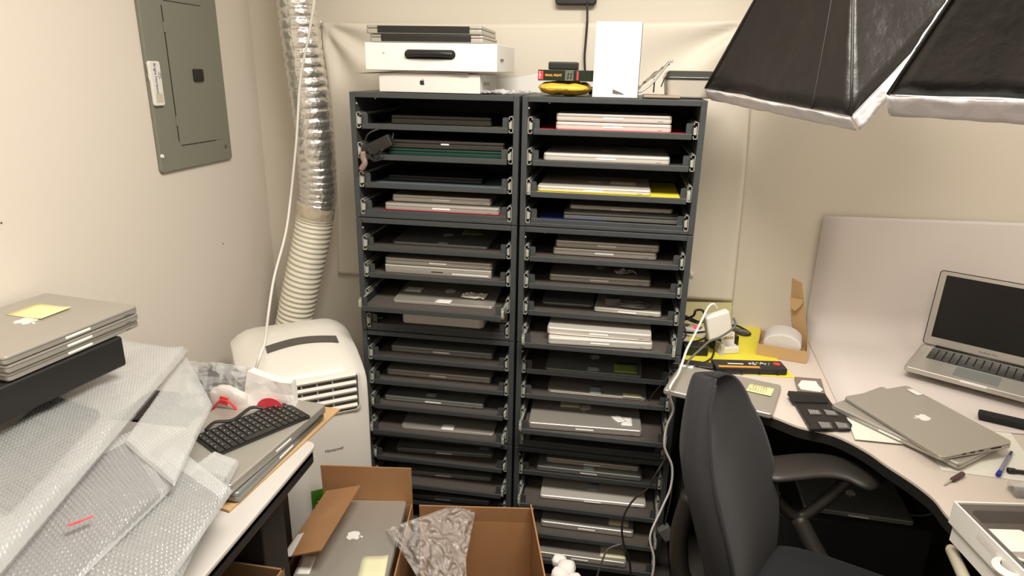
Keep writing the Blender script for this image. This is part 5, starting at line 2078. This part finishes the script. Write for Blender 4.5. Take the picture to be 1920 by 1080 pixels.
z = DZ+.008
rod('ballpoint_pen', atZ(1871, 891, z), atZ(1897, 847, z), [(0, .14, .0052, .005, mat('pen_blue', (.02, .02, .35), .3), 'cap_plug'), (.13, .82, .0045, .0045, mat('pen_clear', (.35, .34, .45), .15, alpha=.7), 'barrel'),
                                                            (.15, .8, .0016, .0016, mat('pen_blue', (.02, .02, .35), .3), 'ink_tube'), (.81, 1, .0045, .002, mat('pen_navy', (.03, .03, .15), .4), 'tip')],
    'clear ballpoint pen with a blue end lying on the white paper', 'pen')
z = DZ+.0075
rod('screwdriver', atZ(1770, 909, DZ+.0035), atZ(1806, 888, z), [(0, .42, .0014, .0018, M_ZINC, 'shaft'), (.40, 1, .0050, .0062, mat('maroon_plastic', (.09, .04, .035), .4), 'handle')],
    'small screwdriver with a maroon handle near the front of the desk', 'screwdriver')
rod('black_tool', atZ(1889, 882, z), atZ(1960, 890, z), [(0, .2, .0070, .0070, M_BLK, 'head'), (.18, 1, .0045, .0050, M_BLK, 'handle')],
    'small black round tool to the right of the ballpoint pen', 'tool')
bm = bmesh.new()
a, b = atZ(1833, 782, DZ+.006), atZ(1990, 818, DZ+.006)
v = b-a
box(bm, 0, v.length, -.017, .017, 0, .018)
o = tag(link('black_bar', bm, M_BLKM, bevel=.004), 'long black bar lying in front of the large open laptop', 'bar')
o.location = (a.x, a.y, DZ+.006)
o.rotation_euler = (0, 0, math.atan2(v.y, v.x))
bm = bmesh.new()
box(bm, 0, .06, 0, .04, 0, .022)
o = tag(link('clear_case', bm, M_CLEAR, bevel=.003), 'small clear plastic case behind the white product tray at the right edge', 'case')
o.location = atZ(1903, 934, DZ+.001)
bm = bmesh.new()
box(bm, .003, .057, .003, .037, 0.001, .006)
link('case_base', bm, M_BRN, o)

# white product box with grey insert
RZT = DZ+.085
c0_ = atZ(1788, 939, RZT)
cR = atZ(1920, 934, RZT)
cF = atZ(1845, 1080, RZT)
ang_ = math.atan2((cR-c0_).y, (cR-c0_).x)-math.radians(6)
PB2 = tag(empty('product_tray_box', (c0_.x, c0_.y, DZ+.001), ang_), 'open white product box with grey moulded insert, charger and coiled cable', 'box')
bw, bd, bh = .36, .27, .084
# shear of the visible left edge: side runs along local -y
for k, (z0b, z1b, ins) in enumerate(((.0, .036, .006), (.0365, bh, .0))):
    bm = bmesh.new()
    t_ = .004
    for x0, x1, y0, y1 in ((ins, ins+t_, -bd, -ins), (bw-t_-ins, bw-ins, -bd, -ins), (ins+t_, bw-t_-ins, -t_-ins, -ins), (ins+t_, bw-t_-ins, -bd, -bd+t_)):
        box(bm, x0, x1, y0, y1, z0b, z1b)
    link('outer_wall' if k else 'lid_under', bm, M_WHITE, PB2, bevel=.001)
bm = bmesh.new()
box(bm, .0, bw, -bd, 0, 0, .002, T(0, 0, .0364))
link('bottom', bm, M_WHITE, PB2)
bm = bmesh.new()
o_ = rrect(.005, bw-.005, -bd+.005, -.005, .004, 5)
i_ = rrect(.018, bw-.018, -bd+.018, -.020, .014, 5)
j_ = rrect(.024, bw-.024, -bd+.024, -.030, .012, 5)
rings_ = [[bm.verts.new((x, y, zz)) for x, y in R0] for R0, zz in ((o_, bh-.004), (i_, bh-.004), (j_, bh-.028))]
for a, b in zip(rings_, rings_[1:]):
    for i in range(len(a)):
        bm.faces.new((a[i], a[(i+1) % len(a)], b[(i+1) % len(a)], b[i]))
bm.faces.new(rings_[-1])
ins_ = link('moulded_insert', bm, M_TRAYMOLD, PB2, bevel=.003)
zf = DZ+.001+bh-.028
ch = tag(empty('boxed_charger', atZ(1880, 1012, zf+.02), ang_), 'white charger lying in the grey insert of the product box', 'charger')
bm = bmesh.new()
prism(bm, rrect(-.035, .045, -.030, .030, .006), 0, .022)
link('charger_body', bm, M_WHT, ch, bevel=.003)
ch.location = atZ(1890, 1012, zf+.022)
ch.location.z = zf+.0006
bm = bmesh.new()
pts = []
cc0 = atZ(1912, 1068, zf+.008)
for i in range(50):
    a = i/49*2*PI*3
    rr = .040-.010*i/49
    pts.append((cc0.x+rr*1.0*math.cos(a), cc0.y+rr*.8*math.sin(a), zf+.005+.0045*(i/49)*3*.5))
tube(bm, pts, .0030, 8, 2)
tag(link('coiled_cable', bm, M_WCORD, smooth=True), 'coil of white cable in the grey insert of the product box', 'cable')
# beige rounded bar below the product box
rod('beige_bar', atZ(1782, 1027, DZ-.03), atZ(1820, 1110, DZ-.03), [(0, 1, .011, .011, mat('beige_plastic', (.50, .46, .36), .5), 'tube')], 'beige rounded bar beside the desk edge below the white product box', 'bar')

# ------------------------------------------------------------------ office chair
CHF = Vector((.92, -.38, 0)).normalized()
CHD = Vector((.38, .92, 0)).normalized()
CC0 = Vector((1.085, -.545, 0))
CHR = tag(empty('office_chair', CC0), 'black fabric office chair with a tall rounded backrest in front of the desk', 'chair')
def backrest(u, v, side):
    # u: across -1..1, v: 0 bottom .. 1 top
    zz = .36+.60*v
    v = 1-(1-v)**1.5
    zz = .36+.605*v
    hw_ = .205*(.86+.14*min(1, v*2.2))*math.sqrt(max(.0004, 1-max(0, (v-.52)/.48)**2.3))
    lean = -.13*(v-.25)
    lum = .035*math.sin(PI*min(1, v*1.25))
    curv = .035*(u*u)
    th_ = .040*(1-.35*abs(u)**4)*(.10+.90*math.sqrt(max(0, min(1, (1-v)*3.5))))*(.5+.5*min(1, v*6))+.003
    dep = lean+lum+curv+side*th_
    p = CHD*(u*hw_)+CHF*dep
    return Vector((p.x, p.y, zz))
for side, nm, m in ((1, 'backrest_cushion', M_CHAIR), (-1, 'backrest_shell', M_CHAIR)):
    bm = bmesh.new()
    if side == 1:
        grid(bm, 30, 44, lambda a, b: backrest(a*2-1, b, 1))
    else:
        grid(bm, 30, 44, lambda a, b: backrest(1-a*2, b, -1))
    # rim strip
    link(nm, bm, m, CHR, smooth=True, solid=.004)
bm = bmesh.new()
n = 60
path = [(-1, k/43) for k in range(44)] + [(-1+2*k/5, 1.0) for k in range(1, 5)] + [(1, 1-k/43) for k in range(44)]
ra = [bm.verts.new(backrest(u, v, 1)) for u, v in path]
rb_ = [bm.verts.new(backrest(u, v, -1)) for u, v in path]
for i in range(len(ra)-1):
    bm.faces.new((ra[i], ra[i+1], rb_[i+1], rb_[i]))
link('backrest_side', bm, M_CHAIR, CHR, smooth=True, solid=.004)
bm = bmesh.new()
tube(bm, [backrest(u, v, 1) for u, v in [(-1, .0), (-1, .2), (-1, .4), (-1, .6), (-1, .8), (-1, .9), (-1, .97)]], .004, 6, 4)
link('piping', bm, M_CHAIR, CHR, smooth=True)
# seat
sc_ = CHF*.29
Mx = Matrix(((CHF.x, CHD.x, 0, sc_.x), (CHF.y, CHD.y, 0, sc_.y), (0, 0, 1, 0), (0, 0, 0, 1)))
bm = bmesh.new()
def seat(u, v):
    a = 2*PI*u
    b = PI*(v-.5)
    cx = math.copysign(abs(math.cos(a))**.5, math.cos(a))*math.cos(b)**.35
    cy = math.copysign(abs(math.sin(a))**.5, math.sin(a))*math.cos(b)**.35
    return Vector((cx*.25, cy*.245, .435+.045*math.sin(b)-.02*max(0, cx)**3))
grid(bm, 48, 18, seat, closeu=True)
bmesh.ops.transform(bm, matrix=Mx, verts=bm.verts)
link('seat', bm, M_CHAIR, CHR, smooth=True)
# armrests: pad and curved support
for sgn in (1, -1):
    if sgn == 1:
        P = [atZ(1425, 884, .655)-CC0, atZ(1470, 878, .662)-CC0, atZ(1540, 873, .668)-CC0, atZ(1600, 884, .668)-CC0, atZ(1652, 912, .660)-CC0]
    else:
        P = [Vector((p.x, p.y, p.z)) - CHD*.56 for p in P]
    pad = P
    bm = bmesh.new()
    sp = smoothpath(pad, 6)
    rings_ = []
    for i, p in enumerate(sp):
        d = (sp[min(i+1, len(sp)-1)]-sp[max(i-1, 0)]).normalized()
        s_ = d.cross(Vector((0, 0, 1))).normalized()
        t = i/(len(sp)-1)
        k = math.sqrt(max(.02, 1-(2*t-1)**8))
        rings_.append([bm.verts.new(p+s_*(.052*k*math.copysign(abs(math.cos(a))**.7, math.cos(a)))+Vector((0, 0, 1))*(.014*k*math.sin(a))) for a in [2*PI*q/16 for q in range(16)]])
    for a, b in zip(rings_, rings_[1:]):
        for q in range(16):
            bm.faces.new((a[q], a[(q+1) % 16], b[(q+1) % 16], b[q]))
    bm.faces.new(rings_[0][::-1])
    bm.faces.new(rings_[-1])
    bmesh.ops.recalc_face_normals(bm, faces=bm.faces)
    arm = link('armrest', bm, M_ARM, CHR, smooth=True)
    bm = bmesh.new()
    m0 = P[1]+(P[3]-P[1])*.32+Vector((0, 0, -.14))
    base_ = sc_+CHD*(.20*sgn)+Vector((0, 0, .40))
    tube(bm, [P[0]+Vector((0, 0, -.012)), P[0]*.5+m0*.5+Vector((0, 0, -.02)), m0, P[3]*.45+m0*.55+Vector((0, 0, -.02)), P[3]+Vector((0, 0, -.014))], .015, 10, 6)
    tube(bm, [m0, m0*.5+base_*.5+Vector((0, 0, -.03)), base_], .022, 10, 6)
    link('arm_support', bm, M_ARM, arm, smooth=True)
# post, column and star base
bm = bmesh.new()
tube(bm, [sc_+Vector((0, 0, .40)), sc_*.35+Vector((0, 0, .385)), -CHF*.06+Vector((0, 0, .40)), -CHF*.10+Vector((0, 0, .52)), -CHF*.085+Vector((0, 0, .66))], .022, 10, 6)
link('back_post', bm, M_BRN, CHR, smooth=True)
bm = bmesh.new()
tube(bm, [sc_+Vector((0, 0, .40)), sc_+Vector((0, 0, .10))], .028, 16, 1)
link('gas_column', bm, M_BLK, CHR, smooth=True)
for k in range(5):
    a = 2*PI*k/5+.3
    d = Vector((math.cos(a), math.sin(a), 0))
    bm = bmesh.new()
    tube(bm, [sc_+Vector((0, 0, .11)), sc_+d*.14+Vector((0, 0, .095)), sc_+d*.28+Vector((0, 0, .07))], .02, 8, 3, lambda t, i: .024-.008*t)
    lg = link('base_leg', bm, M_BLK, CHR, smooth=True)
    bm = bmesh.new()
    bmesh.ops.create_cone(bm, cap_ends=True, segments=16, radius1=.026, radius2=.026, depth=.04, matrix=T(*(sc_+d*.28+Vector((0, 0, .0265)))) @ RZ(a) @ RX(PI/2))
    link('caster', bm, M_BLK, lg)

# ------------------------------------------------------------------ softboxes
def softbox(label, A, B, C4, D, apex, rim, glow):
    c = Vector(apex)
    r = tag(empty('softbox', c), label, 'softbox', None)
    Q = [Vector(p)-c for p in (A, B, C4, D)]
    cen = sum(Q, Vector())/4
    nface = (Q[1]-Q[0]).cross(Q[3]-Q[0]).normalized()
    if nface.dot(cen) < 0:
        nface = -nface
    top_ = [q.normalized()*.07 for q in Q]
    for i in range(4):
        a, b = Q[i], Q[(i+1) % 4]
        ta, tb = top_[i], top_[(i+1) % 4]
        midn = ((a+b)/2-cen).normalized()
        bm = bmesh.new()

        def f(u, v, a=a, b=b, ta=ta, tb=tb, midn=midn):
            p = (ta*(1-u)+tb*u)*(1-v)+(a*(1-u)+b*u)*v
            bul = .030*math.sin(PI*v)*math.sin(PI*u)
            wr = .006*noise.noise(Vector((u*5, v*4, i*3)))*math.sin(PI*u)
            return p - midn*(bul*.6) + midn*wr + cen.normalized()*-.0
        grid(bm, 20, 16, f)
        pan = link('fabric_panel', bm, M_SOFT, r, smooth=True, solid=.0015)
        # seam halfway across
        bm = bmesh.new()
        tube(bm, [f(.78, v/10)+midn*.001 for v in range(11)], .0016, 5, 2)
        link('seam', bm, M_BLK, pan, smooth=True)
        # white rim strip flaring beyond the panel edge
        bm = bmesh.new()

        def g(u, v, a=a, b=b, midn=midn):
            p = a*(1-u)+b*u
            return p+nface*(rim*v)+midn*.004+Vector((0, 0, 1))*0 + midn*(.004*noise.noise(Vector((u*12, v*3, i*5.0))))
        grid(bm, 40, 5, g)
        link('rim_strip', bm, M_SRIM, r, smooth=True, solid=.001)
        # rod along the corner
        bm = bmesh.new()
        tube(bm, [ta*.8, (ta+a)/2-midn*.0, a], .003, 6, 3)
        link('corner_rod', bm, M_BLK, r, smooth=True)
    bm = bmesh.new()
    ins = [cen+(q-cen)*.97+nface*(rim*.15) for q in Q]
    hull_prism3(bm, ins, nface*.002)
    link('diffuser', bm, mat('diffuser_cloth', (.85, .84, .85), .7, emis=(1, .93, .85), estr=glow), r)
    bm = bmesh.new()
    bmesh.ops.create_cone(bm, cap_ends=True, segments=20, radius1=.055, radius2=.045, depth=.12)
    q = cen.to_track_quat('Z', 'Y').to_matrix().to_4x4()
    bmesh.ops.transform(bm, matrix=q @ T(0, 0, -.0), verts=bm.verts)
    link('lamp_head', bm, M_BLK, r, bevel=.004)
    return r


s_ = 1.4
def sc(P): return CAM+(Vector(P)-CAM)*s_
A1, B1, C1 = sc((.960, -.496, 1.549)), sc((1.142, -.797, 1.519)), sc((1.365, -.688, 1.77))
nf = (B1-A1).cross(C1-A1).normalized()
if nf.z > 0:
    nf = -nf
# the rim's outer edge is what these points mark; panel edge sits a rim width above
RIM = .040
A1, B1, C1 = A1-nf*RIM, B1-nf*RIM, C1-nf*RIM
D1 = A1+C1-B1
softbox('black softbox with a white rim above the desk, nearer the cabinets', A1, B1, C1, D1, (1.231, -.16, 2.114), RIM, .85)
A2 = atY(1672, 214, -.75)
B2 = A2+Vector((.75, -.66, 0)).normalized()*.45
vdir = Vector((.66*.74, .75*.74, .67)).normalized()
L2 = (B2-A2).length
nf2 = (B2-A2).normalized().cross(vdir)
if nf2.z > 0:
    nf2 = -nf2
A2, B2 = A2-nf2*RIM, B2-nf2*RIM
D2, C2 = A2+vdir*L2, B2+vdir*L2
ap2 = (A2+B2+C2+D2)/4 - nf2*.36
softbox('black softbox with a white rim at the right border, in front of the other', A2, B2, C2, D2, ap2, RIM, .85)
# stands of the softboxes
for ap, fx, fy, lab in (((1.231, -.16, 2.114), 1.231, -.16, 'slim black ceiling rod carrying the softbox nearer the cabinets'), (tuple(ap2), ap2.x, ap2.y, 'slim black ceiling rod carrying the softbox at the right border')):
    bm = bmesh.new()
    tube(bm, [(ap[0], ap[1], ap[2]+.06), (fx, fy, CZ)], .010, 10, 1)
    tag(link('ceiling_rod', bm, M_BLK, smooth=True), lab, 'rod')
